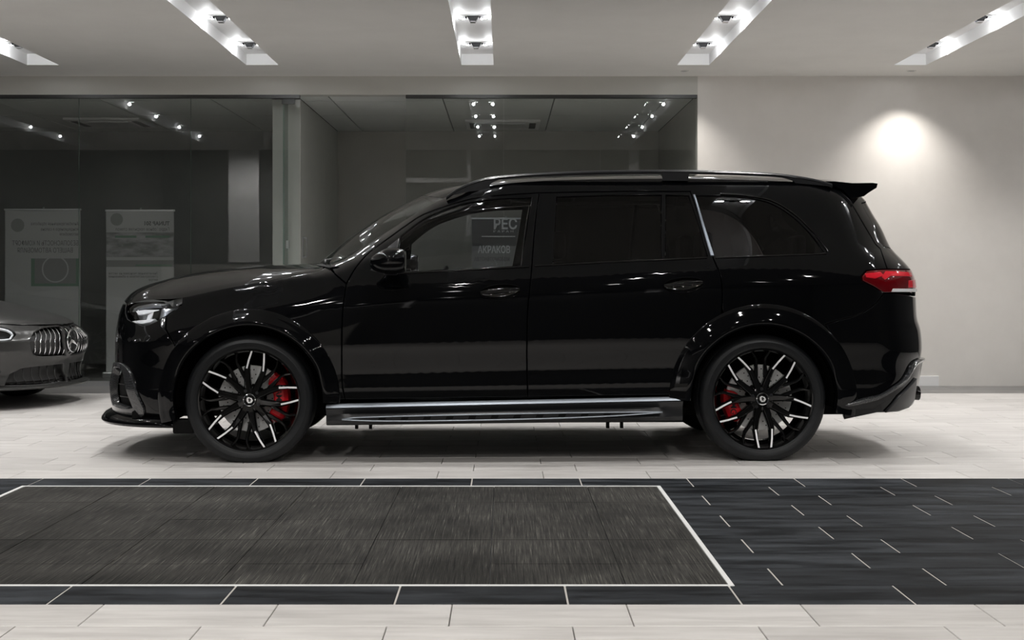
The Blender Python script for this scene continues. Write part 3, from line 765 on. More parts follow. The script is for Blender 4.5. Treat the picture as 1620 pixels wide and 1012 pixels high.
    MB().lathe([(0.0, 0.11), (0.088, 0.112), (0.092, 0.12), (0.092, 0.15), (0, 0.15)], 40, 'y').obj('disc_bell', M['matte'], wh, smooth=40)
    # caliper
    a0 = cal_angle; cal = MB(); rows = []
    for i in range(17):
        a = a0 - span + 2 * span * i / 16; e = 1 - abs(i - 8) / 8; w0 = 0.150 - 0.004 * e; ri = 0.135 if 0 < i < 16 else 0.16; ro = 0.232 if 1 < i < 15 else 0.212
        yf = 0.098 if 1 < i < 15 else 0.108
        rows.append([pol3(ri, a, 0.13), pol3(ri + 0.004, a, yf + 0.006), pol3(ri + 0.014, a, yf), pol3(ro - 0.03, a, yf), pol3(ro - 0.006, a, yf + 0.014), pol3(ro, a, yf + 0.04), pol3(ro, a, 0.20), pol3(ro - 0.02, a, 0.205), pol3(0.208, a, 0.17), pol3(0.208, a, 0.13)])
    cal.grid(rows, close_v=True); n = len(rows[0]); b = len(cal.v) - n; cal.face(range(n)); cal.face([b + i for i in range(n)])
    co = cal.obj('brake_caliper', M['red'], wh, smooth=30)
    for s in (-1, 1):
        p = pol(0.178, a0 + s * 13, 0.0975)
        mb = MB(); bar(mb, [pol(0.138, a0 + s * 12, 0.096), pol(0.206, a0 + s * 12, 0.096)], [0.006, 0.006], 0, 0.004); mb.obj('caliper_rib', M['red'], wh)
    me = text_mesh('AMG', 0.05, 0.0005, 'CENTER', bold=0.001)
    tx = link('lettering', me, M['ink'], wh); p = pol(0.172, a0, 0.0965)
    tx.location = (p[0], p[2], p[1]); tx.rotation_euler = (PI / 2, math.radians(90 if not flip else -90), 0)
    me.transform(Matrix.Translation((0, -0.018, 0)))
    if lab: wh['label'] = lab
    return wh
TYRE = tyre_mesh(); TYRE.materials.append(M['rubber'])
# ------------------------------------------------------------------ the black SUV
CAR_C = Vector((-0.008, 9.487, 0)); YAW = math.radians(1.5)
cy_, sy_ = math.cos(YAW), math.sin(YAW)
def pix(px, py, yl):
    """pixel of the photograph -> (x,z) on the car plane at lateral distance yl from its centre line (near side)"""
    o = Vector((0, 0, CAMH)) - CAR_C; d = Vector(((px - CX) / F, 1, -(py - CY) / F))
    ol = Vector((cy_ * o.x + sy_ * o.y, -sy_ * o.x + cy_ * o.y, o.z)); dl = Vector((cy_ * d.x + sy_ * d.y, -sy_ * d.x + cy_ * d.y, d.z))
    t = (-yl - ol.y) / dl.y; p = ol + dl * t
    return p.x, p.z
ZT = Pchip([(-2.7, .90), (-2.3, .955), (-2.0, 1.0), (-1.65, 1.07), (-1.28, 1.135), (-1.0, 1.155), (-.5, 1.165), (0, 1.185), (1, 1.235), (2, 1.278), (2.8, 1.295)])
YT = Pchip([(-2.7, .84), (-1.9, .85), (-1.3, .865), (-1.0, .885), (-.5, .905), (1, .905), (2, .89), (2.8, .86)])
XW = Pchip([(z, x) for x, z in (pix(a, b, .3) for a, b in ((515, 414), (533, 407), (565, 388), (600, 366), (653, 329), (685, 311), (720, 294)))])
def Wx(x, z):
    zt = ZT(x); yt = YT(x); fen = 1 - sstep(-1.3, -0.7, x)
    y6 = .973 - .009 * fen; dr = 1 - sstep(1.0, 1.6, abs(x))
    if z <= zt + 0.001 or True:
        kn = [(.20, .885), (.26, .915), (.33, .955), (.385 + .012 * x * dr, .9748), (.46 + .014 * x * dr, .9778), (.555 + .016 * x * dr, .9728), (.725 + .022 * x * dr, .9775), (zt - .215, y6), (zt - .085, yt + .048), (zt - .03, yt + .022), (zt + .03, yt - .010 - .02 * fen)]
        if x > -1.5: kn += [(1.42, .822), (1.64, .725), (1.71, .672), (1.765, .595), (1.80, .50)]
        else: kn += [(zt + .2, yt - .25)]
    # local monotone evaluation
    ks = kn; n = len(ks)
    if z <= ks[0][0]: y = ks[0][1]
    elif z >= ks[-1][0]: y = ks[-1][1]
    else:
        i = 0
        while z > ks[i + 1][0]: i += 1
        def sl(j):
            if j <= 0 or j >= n - 1: return 0.0 if j <= 0 else (ks[-1][1] - ks[-2][1]) / (ks[-1][0] - ks[-2][0])
            h0 = ks[j][0] - ks[j - 1][0]; h1 = ks[j + 1][0] - ks[j][0]; d0 = (ks[j][1] - ks[j - 1][1]) / h0; d1 = (ks[j + 1][1] - ks[j][1]) / h1
            if d0 * d1 <= 0: return 0.0
            w1 = 2 * h1 + h0; w2 = h1 + 2 * h0; return (w1 + w2) / (w1 / d0 + w2 / d1)
        h = ks[i + 1][0] - ks[i][0]; t = (z - ks[i][0]) / h; m0, m1 = sl(i), sl(i + 1); a, b = ks[i][1], ks[i + 1][1]
        y = a * (1 + 2 * t) * (1 - t) ** 2 + h * m0 * t * (1 - t) ** 2 + b * t * t * (3 - 2 * t) + h * m1 * t * t * (t - 1)
    if z > 1.10 and x < 0.3:
        wgt = sstep(1.10, 1.22, z); t = (x - XW(z)) / .40; t = min(1, max(0.02, t))
        y *= 1 - wgt + wgt * (1 - (1 - t) ** 2) ** (1 / 2.6)
    # tumble in towards the tail
    return y * (1 - .035 * sstep(1.7, 2.7, x)) * (1 - .02 * sstep(-1.7, -2.5, x))
XF = Pchip([(z, x - .057) for x, z in (pix(a, b, .55) for a, b in ((180, 672), (178, 638), (176, 612), (181, 577), (181.5, 530), (184, 500), (190, 480), (196, 466)))])
XR_ = Pchip([(z, x + .053 + .022 * sstep(1.2, 1.5, z)) for x, z in (pix(a, b, .47) for a, b in ((1340, 289.5), (1368, 311), (1381, 335), (1395, 360), (1412, 393), (1430, 412), (1440, 425), (1446, 445), (1448, 480), (1449, 500), (1455, 522), (1457, 548), (1453, 575), (1448, 600), (1440, 640)))])
def LR_(z): return .46
suv = Shell(Wx, lambda z: XF(min(z, 1.0)), lambda z: .55, XR_, LR_)
def onb(px, py):
    a, b = 1.06, None
    for k in range(1, 60):
        yl = 1.06 - k * .018; x, z = pix(px, py, yl)
        if suv.S(x, z) >= yl: b = yl; break
        a = yl
    if b is None: b = .5
    else:
        for _ in range(12):
            m = .5 * (a + b); x, z = pix(px, py, m)
            if suv.S(x, z) >= m: b = m
            else: a = m
    x, z = pix(px, py, b)
    return suv.U(x, z), z
def onbs(pts): return [onb(*p) for p in pts]
def onbc(pts): return [onb(*p) for p in spline(pts, 9)]
def onbl(pts): return onbs([(a[0] + (b[0] - a[0]) * k / 8, a[1] + (b[1] - a[1]) * k / 8) for a, b in zip(pts[:-1], pts[1:]) for k in range(8)] + [pts[-1]])
def ell(px_, py_):
    x, z = pix(px_, py_, .97); return [(x + .119 * math.cos(2 * PI * k / 36), z + .010 * math.cos(2 * PI * k / 36) + .041 * math.sin(2 * PI * k / 36)) for k in range(36)]
HANDLES = ((791, 461.5), (1081, 450.5))
def zpix(py, yl=.5): return pix(1440, py, yl)[1]
WX, WZ = 1.567, 0.381
def arc(cx, r, a0, a1, n=26):
    out = []
    for k in range(n + 1):
        a = math.radians(a0 + (a1 - a0) * k / n); x = cx + r * math.sin(a); z = WZ + r * math.cos(a); out.append((suv.U(x, z), z))
    return out
car = thing('car', 'glossy black seven-seat SUV with black multi-spoke wheels and red brake calipers', 'car', CAR_C, YAW)
def side(name, poly, m, holes=(), **k):
    me = panel_mesh(suv, name, poly, holes, **k); return pair(name, me, m, car)
A = M['paint']
# --- outlines shared by neighbours
A_UP = [(522, 416), (550, 402), (578, 387), (607, 369), (655, 338), (700, 313), (740, 299), (800, 289.5), (860, 285), (950, 282.5), (1046, 281.5), (1160, 283), (1255, 286.5), (1318, 291.5)]
D_TOP = [(853, 304.5), (767, 311), (720, 321), (670, 339), (643, 356), (618, 374), (583, 400), (562, 424), (548, 449)]
F_SEAM = [(548, 449), (543.5, 480), (541, 520), (541, 600), (546, 632)]
B_SEAM = [(853, 304.5), (847, 350), (841, 425), (838, 460), (835, 490), (833.5, 560), (835, 628)]
R_SEAM = [(1092, 302.5), (1110, 353), (1127, 404), (1133.5, 420), (1140, 437), (1143, 465), (1141.5, 496)]
HOODL = [(288, 470), (330, 461), (375, 452), (430, 442), (470, 434.5), (505, 427), (520, 418)]
TAIL_SEAM = [(1318, 291.5), (1324, 296.5), (1345, 318), (1385, 386), (1393, 393.5), (1404, 425.5)]
BUMP_SEAM = [(1398.5, 463.5), (1385, 480), (1360, 497), (1328, 506), (1306, 513)]
RF, RR = .540, .568
# --- doors
fg = [(618, 392), (634, 373.5), (680, 341), (712, 328.5), (745, 320), (800, 314), (842, 312.5), (835, 360), (825, 418.5), (720, 424), (612, 430)]
fw_hole = spline(onbs([(634, 374), (655, 357), (680, 341), (712, 328.5), (745, 320), (795, 314.2), (840, 312.8)]), .05) + onbs([(833, 365), (824, 419), (720, 424.5), (630, 428.5)])
poly = onbc(F_SEAM) + onbc(B_SEAM[::-1]) + onbc(D_TOP)[1:-1]
fd = side('front_door', poly, A, [fw_hole, ell(*HANDLES[0])])
rw1 = onbs([(881, 311.5), (960, 309), (1046, 308.5), (1046, 408), (960, 412), (875, 416)])
rw2 = onbs([(1054, 308.5), (1089, 309.5), (1104, 353), (1119, 404.5), (1053, 408)])
poly = onbc(B_SEAM) + onbs([(950, 626), (1070, 624.5)]) + arc(WX, RR, -88, -26) + onbc(R_SEAM[::-1]) + onbs([(1000, 302)])
rd = side('rear_door', poly, A, [rw1, rw2, ell(*HANDLES[1])])
# --- side frame: A pillar, cant rail, quarter panel
qw_o = [(1101, 309.5), (1140, 310), (1175, 312.5), (1215, 320), (1250, 340), (1280, 368), (1303, 398), (1280, 400), (1200, 403), (1131, 405.5)]
qw = spline(onbs(qw_o[:7]), .05) + onbs(qw_o[7:])
tl_front = [(1404, 425.5), (1385, 426.5), (1371, 428), (1363, 436.5), (1364, 444), (1382, 453), (1398.5, 463.5)]
poly = onbc(A_UP) + onbl(TAIL_SEAM)[1:] + onbs(tl_front[1:]) + onbc(BUMP_SEAM)[1:] + arc(WX, RR, 44, -25) + onbc(R_SEAM[::-1])[1:] + onbs([(1000, 302)]) + onbc(D_TOP) + onbs([(530, 433)])
sf = side('body_side_frame', poly, A, [qw])
# --- front fender
poly = onbs([(287, 481.5)]) + onbc(HOODL) + onbs([(530, 433)]) + onbc(F_SEAM) + arc(-WX, RF, 90, -54) + onbs([(262, 520), (264, 499), (278.5, 489)])
side('front_fender', poly, A)
# --- front bumper
z0 = .243
hl_low = [(264, 499), (249, 506.5), (234, 513.5), (225, 514.5), (216, 511)]
UF = suv.UF; UR = suv.UR
poly = onbs(hl_low[:1]) + onbs([(262, 520)]) + arc(-WX, RF, -54, -104) + [(UF(f, z0), z0) for f in (.1, .4, .7, 1.02)] + [(UF(1.02, .4), .4), (UF(1.02, .7), .7), (UF(1.02, .955), .955), (UF(.8, .957), .957), (UF(.62, .955), .955), (UF(.56, .90), .90), (UF(.50, .865), .865)] + onbs(hl_low[:0:-1])
intake_in = spline([(UF(f, z), z) for f, z in ((.70, .54), (.6, .566), (.51, .560), (.455, .525), (.405, .45), (.36, .37), (.345, .322), (.45, .308), (.6, .315), (.70, .34))], .04, True)
grille_h = [(UF(f, z), z) for f, z in ((.76, .50), (.76, .7), (.80, .88), (.9, .90), (.995, .905), (.995, .49), (.88, .485))]
me = panel_mesh(suv, 'front_bumper', poly, [intake_in, grille_h], both=True, sp=.03); me.materials.append(A); link('front_bumper', me, None, car)
intake_out = spline([(UF(f, z), z) for f, z in ((.74, .555), (.62, .592), (.50, .590), (.42, .562), (.36, .515), (.30, .43), (.25, .33), (.255, .285), (.33, .258), (.5, .262), (.66, .28), (.735, .32))], .04, True)
intake_in2 = spline([(UF(f, z), z) for f, z in ((.69, .53), (.6, .556), (.515, .551), (.465, .518), (.415, .45), (.372, .37), (.357, .33), (.45, .318), (.6, .324), (.69, .345))], .04, True)
side('intake_frame', intake_out, M['carbon'], [intake_in2], off=.014, depth=.05, sp=.025)
ib = side('intake_mesh', intake_out, M['matte'], off=-.045, depth=.004, sp=.04)
for zf, f0, f1 in ((.46, .40, .52), (.385, .365, .50)):
    mb = MB(); rows = []
    for k in range(9):
        f = f0 + (f1 - f0) * k / 8; a = suv.Po(UF(f, zf), zf, .004); b = suv.Po(UF(f, zf), zf, -.045)
        rows.append([a, a + Vector((0, 0, .006)), b + Vector((0, 0, .006)), b])
    mb.grid(rows, close_v=True); pair('intake_fin', mb.mesh('intake_fin'), M['gloss'], car)
gb = panel_mesh(suv, 'grille_back', [(UF(f, z), z) for f, z in ((.75, .48), (.75, .91), (1.02, .91), (1.02, .48))], both=True, off=-.05, depth=.004); gb.materials.append(M['matte']); gr = link('grille', gb, None, car)
for k in range(-9, 10):
    f = 1.0 - abs(k) / 9.5 * .23
    a0 = suv.Po(UF(f, .53), .53, -.03); a1 = suv.Po(UF(f, .87), .87, -.03); sg = 1 if k <= 0 else -1
    mb = MB().tube([(p.x + .0, p.y * sg, p.z) for p in (a0, (a0 + a1) / 2, a1)], .009, 6); mb.obj('grille_slat', M['chrome'], gr, smooth=True)
MB().tube([suv.Po(UF(.985, .7), .7, -.01) + Vector((0, .09 * math.cos(a), .09 * math.sin(a))) for a in [2 * PI * i / 32 for i in range(33)]], .007, 6, cap=False).obj('grille_badge', M['chrome'], gr, smooth=True)
# --- splitter
mb = MB(); rows = []
us = [UF(f, .25) for f in [1.0 - i * .04 for i in range(26)]]; uend = pix(264, 668, .96)[0]
us += [us[-1] + (uend - us[-1]) * i / 8 for i in range(1, 9)]
for i, u in enumerate(us):
    fr = max(0, 1 - i / 30); o_ = .020 + .060 * sstep(0, .75, fr); p = suv.P(u, .26); n = suv.N(u, .26); n.z = 0; n.normalize(); p.z = 0
    h = .004 * i / 30
    rows.append([p - n * .03 + Vector((0, 0, .300 - .03 * (1 - fr))), p + n * .004 + Vector((0, 0, .292 - .03 * (1 - fr))), p + n * (o_ * .75) + Vector((0, 0, .262 - .012 * (1 - fr))), p + n * o_ + Vector((0, 0, .236)), p + n * (o_ + .003) + Vector((0, 0, .222)), p + n * (o_ - .006) + Vector((0, 0, .211 - h)), p - n * .25 + Vector((0, 0, .211 - h))])
r2 = [[Vector((p.x, -p.y, p.z)) for p in r] for r in rows[1:]]
mb.grid(r2[::-1] + rows); mb.obj('front_splitter', A, car, smooth=40)
for sg in (-1, 1):
    MB().box(-2.03, -1.90, sg * .90 - .06, sg * .90 + .06, .175, .26).obj('wheel_deflector', M['matte'], car, bevel=.012)
# --- headlamp
hl = spline(onbs([(205, 486), (216, 479), (230, 475.5), (246, 474), (268, 474.5), (281, 478), (286.5, 482), (278, 489), (264, 498.5), (249, 506), (234, 513), (225, 514), (217, 511), (209, 502), (204, 492)]), .03, True)
h1 = side('headlamp_housing', hl, M['satin'], off=-.055, depth=.004, sp=.03)
def lamp_bit(pts, off, d, m, nm):
    p = onbs(pts); me = panel_mesh(suv, nm, p, sp=.02, off=off, depth=d, gap=0.0, rnd=.003); me.materials.append(m)
    for o_ in h1: link(nm, me, None, o_)
lamp_bit([(210, 489), (225, 486.5), (248, 487), (246, 490.5), (236, 492), (224, 494.5), (214, 496)], -.022, .03, M['lampwhite'], 'light_guide')
lamp_bit([(236, 492), (240, 491), (233, 503), (226, 505), (229, 496)], -.025, .03, M['lampwhite'], 'light_guide')
lamp_bit([(206, 507), (216, 505.5), (243, 503), (237, 508), (222, 511), (211, 510)], -.012, .03, M['lampwhite'], 'light_guide')
lamp_bit([(213, 497), (228, 496), (225, 505), (216, 506)], -.03, .02, M['lampchrome'], 'reflector')
lamp_bit([(206, 486), (216, 480.5), (232, 477), (250, 476), (266, 477), (255, 480.5), (236, 481), (222, 483.5), (210, 488)], -.02, .03, M['lampchrome'], 'reflector')
lamp_bit([(252, 484), (270, 484.5), (273, 487), (258, 497), (247, 503), (250, 492)], -.028, .02, M['lampchrome'], 'reflector')
lamp_bit([(240, 490.5), (250, 488), (247, 501), (237, 502)], -.018, .03, M['gloss'], 'projector')
me = panel_mesh(suv, 'headlamp_lens', hl, off=.001, depth=.01, sp=.03); me.materials.append(M['lampglass'])
for o_ in h1: link('headlamp_lens', me, None, o_)
for o_ in h1: o_['label'] = 'clear headlamp with white light guides'; o_.name = 'headlamp'
# --- wheel arch flares
def flare(cx, a0, a1, rin, rout, name):
    rows = []; n = 56
    for k in range(n + 1):
        a = math.radians(a0 + (a1 - a0) * k / n); row = []
        for r, o_ in ((rout, -.012), (rout, .004), (rout - .006, .010), (rout - .03, .016), (rout - .045, .022), (rin + .03, .036), (rin + .010, .040), (rin, .036), (rin - .004, .024), (rin, -.06)):
            x = cx + r * math.sin(a); z = WZ + r * math.cos(a); zz = max(z, .235)
            row.append((x, -(suv.S(x, min(max(zz, .34), 1.2)) + o_), zz))
        rows.append(row)
    pair(name, MB().grid(rows).mesh(name, smooth=35), A, car)
flare(-WX, -105, 92, .452, .552, 'front_wheel_arch')
flare(WX, -91, 101, .452, .580, 'rear_wheel_arch')
for cx in (-WX, WX):
    rows = []
    for k in range(41):
        a = math.radians(-98 + 196 * k / 40); x = cx + .462 * math.sin(a); z = WZ + .462 * math.cos(a)
        rows.append([(x, -.955, z), (x, -.55, z), (cx + .2 * math.sin(a), -.55, WZ + .2 * math.cos(a)), (cx, -.55, WZ)])
    pair('wheel_well', MB().grid(rows).mesh('wheel_well'), M['matte'], car)
# --- rear bumper, diffuser
zb = lambda u: 0
bb_pts = onbl([(1334, 659.5), (1380, 651)])
poly = onbc(BUMP_SEAM)[1:] + arc(WX, RR, 47, 100, 18) + bb_pts + [(UR(.35, .30), .30), (UR(.7, .33), .33), (UR(1.02, .33), .33), (UR(1.02, .7), .7), (UR(1.02, 1.0), 1.0), (UR(.8, 1.0), 1.0), (UR(.55, 1.0), 1.0)] + onbs([(1412, 463.5), (1398.5, 463.5)])
me = panel_mesh(suv, 'rear_bumper', poly, both=True, sp=.03); me.materials.append(A); link('rear_bumper', me, None, car)
dl = onbs([(1335, 639), (1365, 633), (1392, 626), (1412, 614), (1430, 600)]) + [(UR(.40, .585), .585), (UR(.62, .60), .60)]
poly = dl + [(UR(.62, .32), .32), (UR(.3, .292), .292)] + onbs([(1385, 650.5), (1334, 661.5)])
side('rear_diffuser', poly, A, off=.018, depth=.04, sp=.03)
# carbon blade along the upper edge of the diffuser
def ribbon(name, pts, wdt, off, m, n=None):
    rows = []
    for u, z in pts:
        a = suv.Po(u, z + wdt / 2, off); c = suv.Po(u, z - wdt / 2, off); nn = suv.N(u, z)
        rows.append([a - nn * .02, a + nn * .002, a + nn * .008 + Vector((0, 0, -wdt * .25)), c + nn * .008 + Vector((0, 0, wdt * .25)), c + nn * .002, c - nn * .02])
    pair(name, MB().grid(rows).mesh(name, smooth=40), m, car)
ribbon('diffuser_blade', spline(dl, .03), .022, .02, M['carbon'])
lo = onbs([(1395, 648.5), (1416, 624)]) + [(UR(.42, .50), .50), (UR(.48, .36), .36), (UR(.4, .315), .315)]
side('diffuser_wing', lo, M['satin'], off=.034, depth=.04, sp=.03)
for sg in (-1, 1):
    for yy, zz in ((.50, .385), (.63, .385)):
        x1 = pix(1447, 620, .56)[0]
        MB().lathe([(.040, -.22), (.044, -.02), (.046, 0), (.043, .004), (.038, -.002), (.036, -.03), (.034, -.2)], 28, 'x', c=(x1, sg * yy, zz)).obj('exhaust_tip', M['gloss'], car, smooth=40)
# --- tail lamp
tl = onbs([(1402, 426), (1385, 426.8), (1371, 428.5), (1363.5, 436.5), (1364.5, 444), (1382, 453), (1398.5, 463)])
z4, z5 = tl[0][1], tl[-1][1]
tl_poly = tl + [(UR(.45, z5), z5), (UR(.66, z5), z5), (UR(.66, z4), z4), (UR(.45, z4), z4)]
t1 = side('tail_lamp', tl_poly, M['red_lens'], off=.004, sp=.02)
for o_ in t1: o_['label'] = 'red tail lamp with a clear lower bar'
def tail_bit(pts, m, nm, off=.008):
    me = panel_mesh(suv, nm, pts, sp=.02, off=off, depth=.006, gap=0, rnd=.002); me.materials.append(m)
    for o_ in t1: link(nm, me, None, o_)
tail_bit(onbs([(1368, 433), (1392, 430.5), (1398, 436), (1384, 441), (1370, 439)]), M['red_bright'], 'lamp_segment')
tail_bit(onbs([(1400, 429.5), (1412, 429.5)]) + [(UR(.52, z4 - .02), z4 - .02), (UR(.52, z4 - .045), z4 - .045)] + onbs([(1408, 437), (1399, 443), (1394, 438)]), M['red_bright'], 'lamp_segment')
tail_bit([(UR(.40, z5 + .075), z5 + .075), (UR(.62, z5 + .08), z5 + .08), (UR(.62, z5 + .03), z5 + .03), (UR(.38, z5 + .03), z5 + .03)], M['red_bright'], 'lamp_segment')
tail_bit(onbs([(1412, 456.5)]) + [(UR(.64, z5 + .022), z5 + .022), (UR(.64, z5 + .003), z5 + .003)] + onbs([(1409, 461.5)]), M['clear_lens'], 'clear_bar', .010)
# --- tailgate
zt_, zg = zpix(300, .6), 1.30
poly = onbl(TAIL_SEAM[1:]) + [(UR(.45, z4), z4), (UR(.66, z4), z4), (UR(.66, z5), z5), (UR(.7, 1.0), 1.0), (UR(1.02, 1.0), 1.0), (UR(1.02, 1.3), 1.3), (UR(1.02, zt_), zt_), (UR(.6, zt_), zt_)]
rg = [(UR(.42, 1.32), 1.32), (UR(.7, 1.31), 1.31), (UR(.99, 1.31), 1.31), (UR(.99, 1.62), 1.62), (UR(.7, 1.62), 1.62), (UR(.47, 1.60), 1.60)]
me = panel_mesh(suv, 'tailgate', poly, [rg], both=True, sp=.03); me.materials.append(A); tg = link('tailgate', me, None, car)
me = panel_mesh(suv, 'rear_window', rg, both=True, sp=.04, off=-.004, depth=.003, gap=0); me.materials.append(M['pglass']); link('rear_window', me, None, tg)
# --- spoiler
pr = [pix(a, b, .6) for a, b in ((1300, 287), (1318, 287.5), (1346, 290.3), (1378, 289.8), (1385.7, 291), (1384, 297.5), (1371, 305.5), (1364, 311), (1344, 314.5), (1330, 300))]
rows = []
for k in range(25):
    s = -1 + 2 * k / 24; yk = .64 * s; e = 1 - max(0, abs(s) - .93) / .07 * .06
    rows.append([(x * (1 - .0 * abs(s)) + .06 * (1 - s * s) , yk, z + .035 * (1 - s * s)) for x, z in pr])
mb = MB().grid(rows, close_v=True); n = len(pr); mb.face(range(n)); mb.face([24 * n + i for i in range(n)]); mb.obj('roof_spoiler', A, car, smooth=30)
# --- window panes
def pane(name, poly, m, par):
    me = panel_mesh(suv, name, poly, sp=.05, off=-.007, depth=.003, gap=0, rnd=.001); me.materials.append(m)
    for o_ in par: link(name, me, None, o_)
pane('window_glass', fw_hole, M['wglass'], fd); pane('window_glass', rw1, M['pglass'], rd); pane('window_glass', rw2, M['pglass'], rd); pane('quarter_glass', qw, M['pglass'], sf)
# mirror base triangle, pillar strip, belt moulding
side('mirror_sail', onbs([(604, 398), (632, 375.5), (629, 400), (628, 428), (596, 431), (585, 428)]), M['satin'], off=.004, sp=.04, depth=.006)
side('pillar_strip', onbs([(1095.5, 307), (1100, 307), (1131, 405.5), (1123.5, 405.5)]), M['pillar_strip'], off=.006, sp=.03, depth=.01)
def band(pts, h, name, m, off):
    lo = [(a, b + h) for a, b in pts]; side(name, onbs(pts) + onbs(lo[::-1]), m, off=off, sp=.04, depth=.01, rnd=.003)
band([(612, 431), (720, 425.5), (838, 419.5)], 4, 'belt_moulding', M['gloss'], .006)
band([(845, 418.5), (960, 412.5), (1119, 405.5)], 4, 'belt_moulding', M['gloss'], .006)
band([(1131, 406.2), (1200, 403.6), (1280, 400.6), (1308, 399.2)], 3.5, 'belt_moulding', M['gloss'], .006)
arcp = [(1140, 307), (1178, 309.5), (1219, 317), (1254, 337), (1284, 365), (1309, 397)]
ribbon('window_moulding', spline(onbs(arcp), .04), .014, .0, M['gloss'])
# --- roof, windscreen, hood
E = [suv.P(*p) for p in spline(onbs(A_UP[5:]), .06)]; n = len(E); rows = []
xh = pix(716, 299, .3)[0]
for i, e in enumerate(E):
    f = i / (n - 1); sh_ = -.16 * (1 - sstep(0, .35, f)) + .10 * sstep(.8, 1, f); row = []
    for k in range(25):
        s = -1 + 2 * k / 24; row.append((e.x + sh_ * (1 - s * s), e.y * -s, e.z + (.040 + .02 * sstep(0, .2, f)) * (1 - s * s) - .004 * (abs(s) > .99)))
    rows.append(row)
MB().grid(rows, flip=True).obj('roof', A, car, smooth=True)
Aw = [suv.P(*p) for p in spline(onbs(A_UP[:6]), .06)]; n = len(Aw); rows = []
c0 = Vector((-1.235, 0, 1.222)); c1 = Vector((E[0].x - .16, 0, E[0].z + .040))
for i, e in enumerate(Aw):
    f = i / (n - 1); c = c0.lerp(c1, f) + Vector((-.02, 0, .03)) * math.sin(PI * f); row = []
    for k in range(25):
        s = -1 + 2 * k / 24; q = 1 - abs(s) ** 2.2; row.append((e.x + (c.x - e.x) * q, e.y * -s * .997, e.z + (c.z - e.z) * q - .003))
    rows.append(row)
MB().grid(rows, flip=True).obj('windscreen', M['wshield'], car, smooth=True)
hoodl = onbs([(203, 482), (212, 477.5), (235, 473), (262, 472)]) + onbs(HOODL)
He = [suv.P(*p) for p in spline(hoodl, .05)]; n = len(He)
Hc = spline([pix(a, b, .42) for a, b in ((192, 474), (198, 466), (210, 457), (228, 449), (249, 443), (274, 436), (318, 428.5), (367, 422.5), (427, 418), (480, 415.5), (512, 414.5))], .02)
rows = []
for i, e in enumerate(He):
    f = i / (n - 1); g = f ** 1.15; j = g * (len(Hc) - 1); a = Hc[int(j)]; b = Hc[min(int(j) + 1, len(Hc) - 1)]; t = j - int(j); xc = a[0] + (b[0] - a[0]) * t; zc = a[1] + (b[1] - a[1]) * t
    row = []
    for k in range(49):
        s = -1 + 2 * k / 48; q = 1 - abs(s)
        zz = 1 - (1 - q) ** 2.6; bulge = .004 * math.exp(-((abs(s) - .50) / .10) ** 2)
        xx = 1 - abs(s) ** 2.4
        row.append((e.x + (xc - e.x - .03 * (1 - f)) * xx, e.y * -s, e.z + (zc - e.z) * zz + bulge * sstep(0, .3, f) - .004 * sstep(.97, 1, abs(s))))
    rows.append(row)
MB().grid(rows, flip=True).obj('hood', A, car, smooth=True)
# cowl and wipers
mb = MB(); rows = []
for k in range(21):
    s = -1 + 2 * k / 20; y = .80 * s; q = 1 - s * s
    rows.append([(-1.10 - .18 * q, y, 1.185 + .03 * q), (-1.04 - .18 * q, y, 1.192 + .03 * q), (-.98 - .18 * q, y, 1.16 + .03 * q)])
mb.grid(rows).obj('cowl', M['satin'], car, smooth=True)
for yy in (-.55, .15):
    MB().tube([(-1.13 - .02, yy, 1.205), (-1.15, yy + .02, 1.232), (-1.10, yy + .25, 1.245), (-1.11, yy + .5, 1.255)], .009, 6).obj('wiper', M['satin'], car, smooth=True)
# --- roof rails
def rail_poly():
    top = [(706, 310), (722, 299), (740, 290), (758, 283.5), (780, 279), (815, 275.8), (850, 273.5), (920, 270.5), (1000, 268.8), (1090, 268.8), (1160, 270.5), (1215, 273), (1255, 277), (1285, 282), (1303, 286.5), (1316, 290.5)]
    inn = [(775, 290.5), (788, 284.8), (815, 281.8), (850, 279.6), (920, 276.8), (1000, 275), (1090, 275), (1160, 276.8), (1215, 279), (1240, 280.8), (1256, 286)]
    return top, inn
top, inn = rail_poly(); YR = .655
T = [Vector((x, 0, z)) for x, z in spline([pix(a, b, YR) for a, b in top], .04)]
I = [pix(a, b, YR) for a, b in inn]
base_l = [pix(a, b, YR) for a, b in ((1316, 294), (1256, 289), (1160, 286), (1046, 285), (950, 286), (860, 289), (800, 294), (775, 297), (740, 302), (706, 314))]
mb = MB()
# feet as prisms, upper bar as swept ribbon
def zin(x):
    for a, b in zip(I[:-1], I[1:]):
        if a[0] <= x <= b[0]: return a[1] + (b[1] - a[1]) * (x - a[0]) / (b[0] - a[0])
    return None
rows = []
for p in T:
    zi = zin(p.x)
    if zi is None: zi = p.z - .026
    rows.append([(p.x, -YR - .014, zi), (p.x, -YR - .020, (p.z + zi) / 2), (p.x, -YR - .012, p.z - .004), (p.x, -YR, p.z), (p.x, -YR + .012, p.z - .004), (p.x, -YR + .018, zi)])
mb.grid(rows, close_v=True); mb.face(range(6)); mb.face([(len(rows) - 1) * 6 + k for k in range(6)])
def px_poly(pts): return [pix(a, b, YR) for a, b in pts]
for pts in ([(706, 311), (722, 300), (740, 291), (758, 285), (772, 282), (786, 284), (776, 291), (774, 300), (740, 303)], [(1046, 273), (1090, 273), (1088, 286), (1049, 286)], [(1240, 279), (1262, 280), (1285, 284), (1303, 288), (1316, 292), (1316, 295), (1280, 292), (1257, 290), (1254, 285)]):
    mb.prism(px_poly(pts), -YR - .017, -YR + .016)
pair('roof_rail', mb.mesh('roof_rail', smooth=40), M['satin'], car)
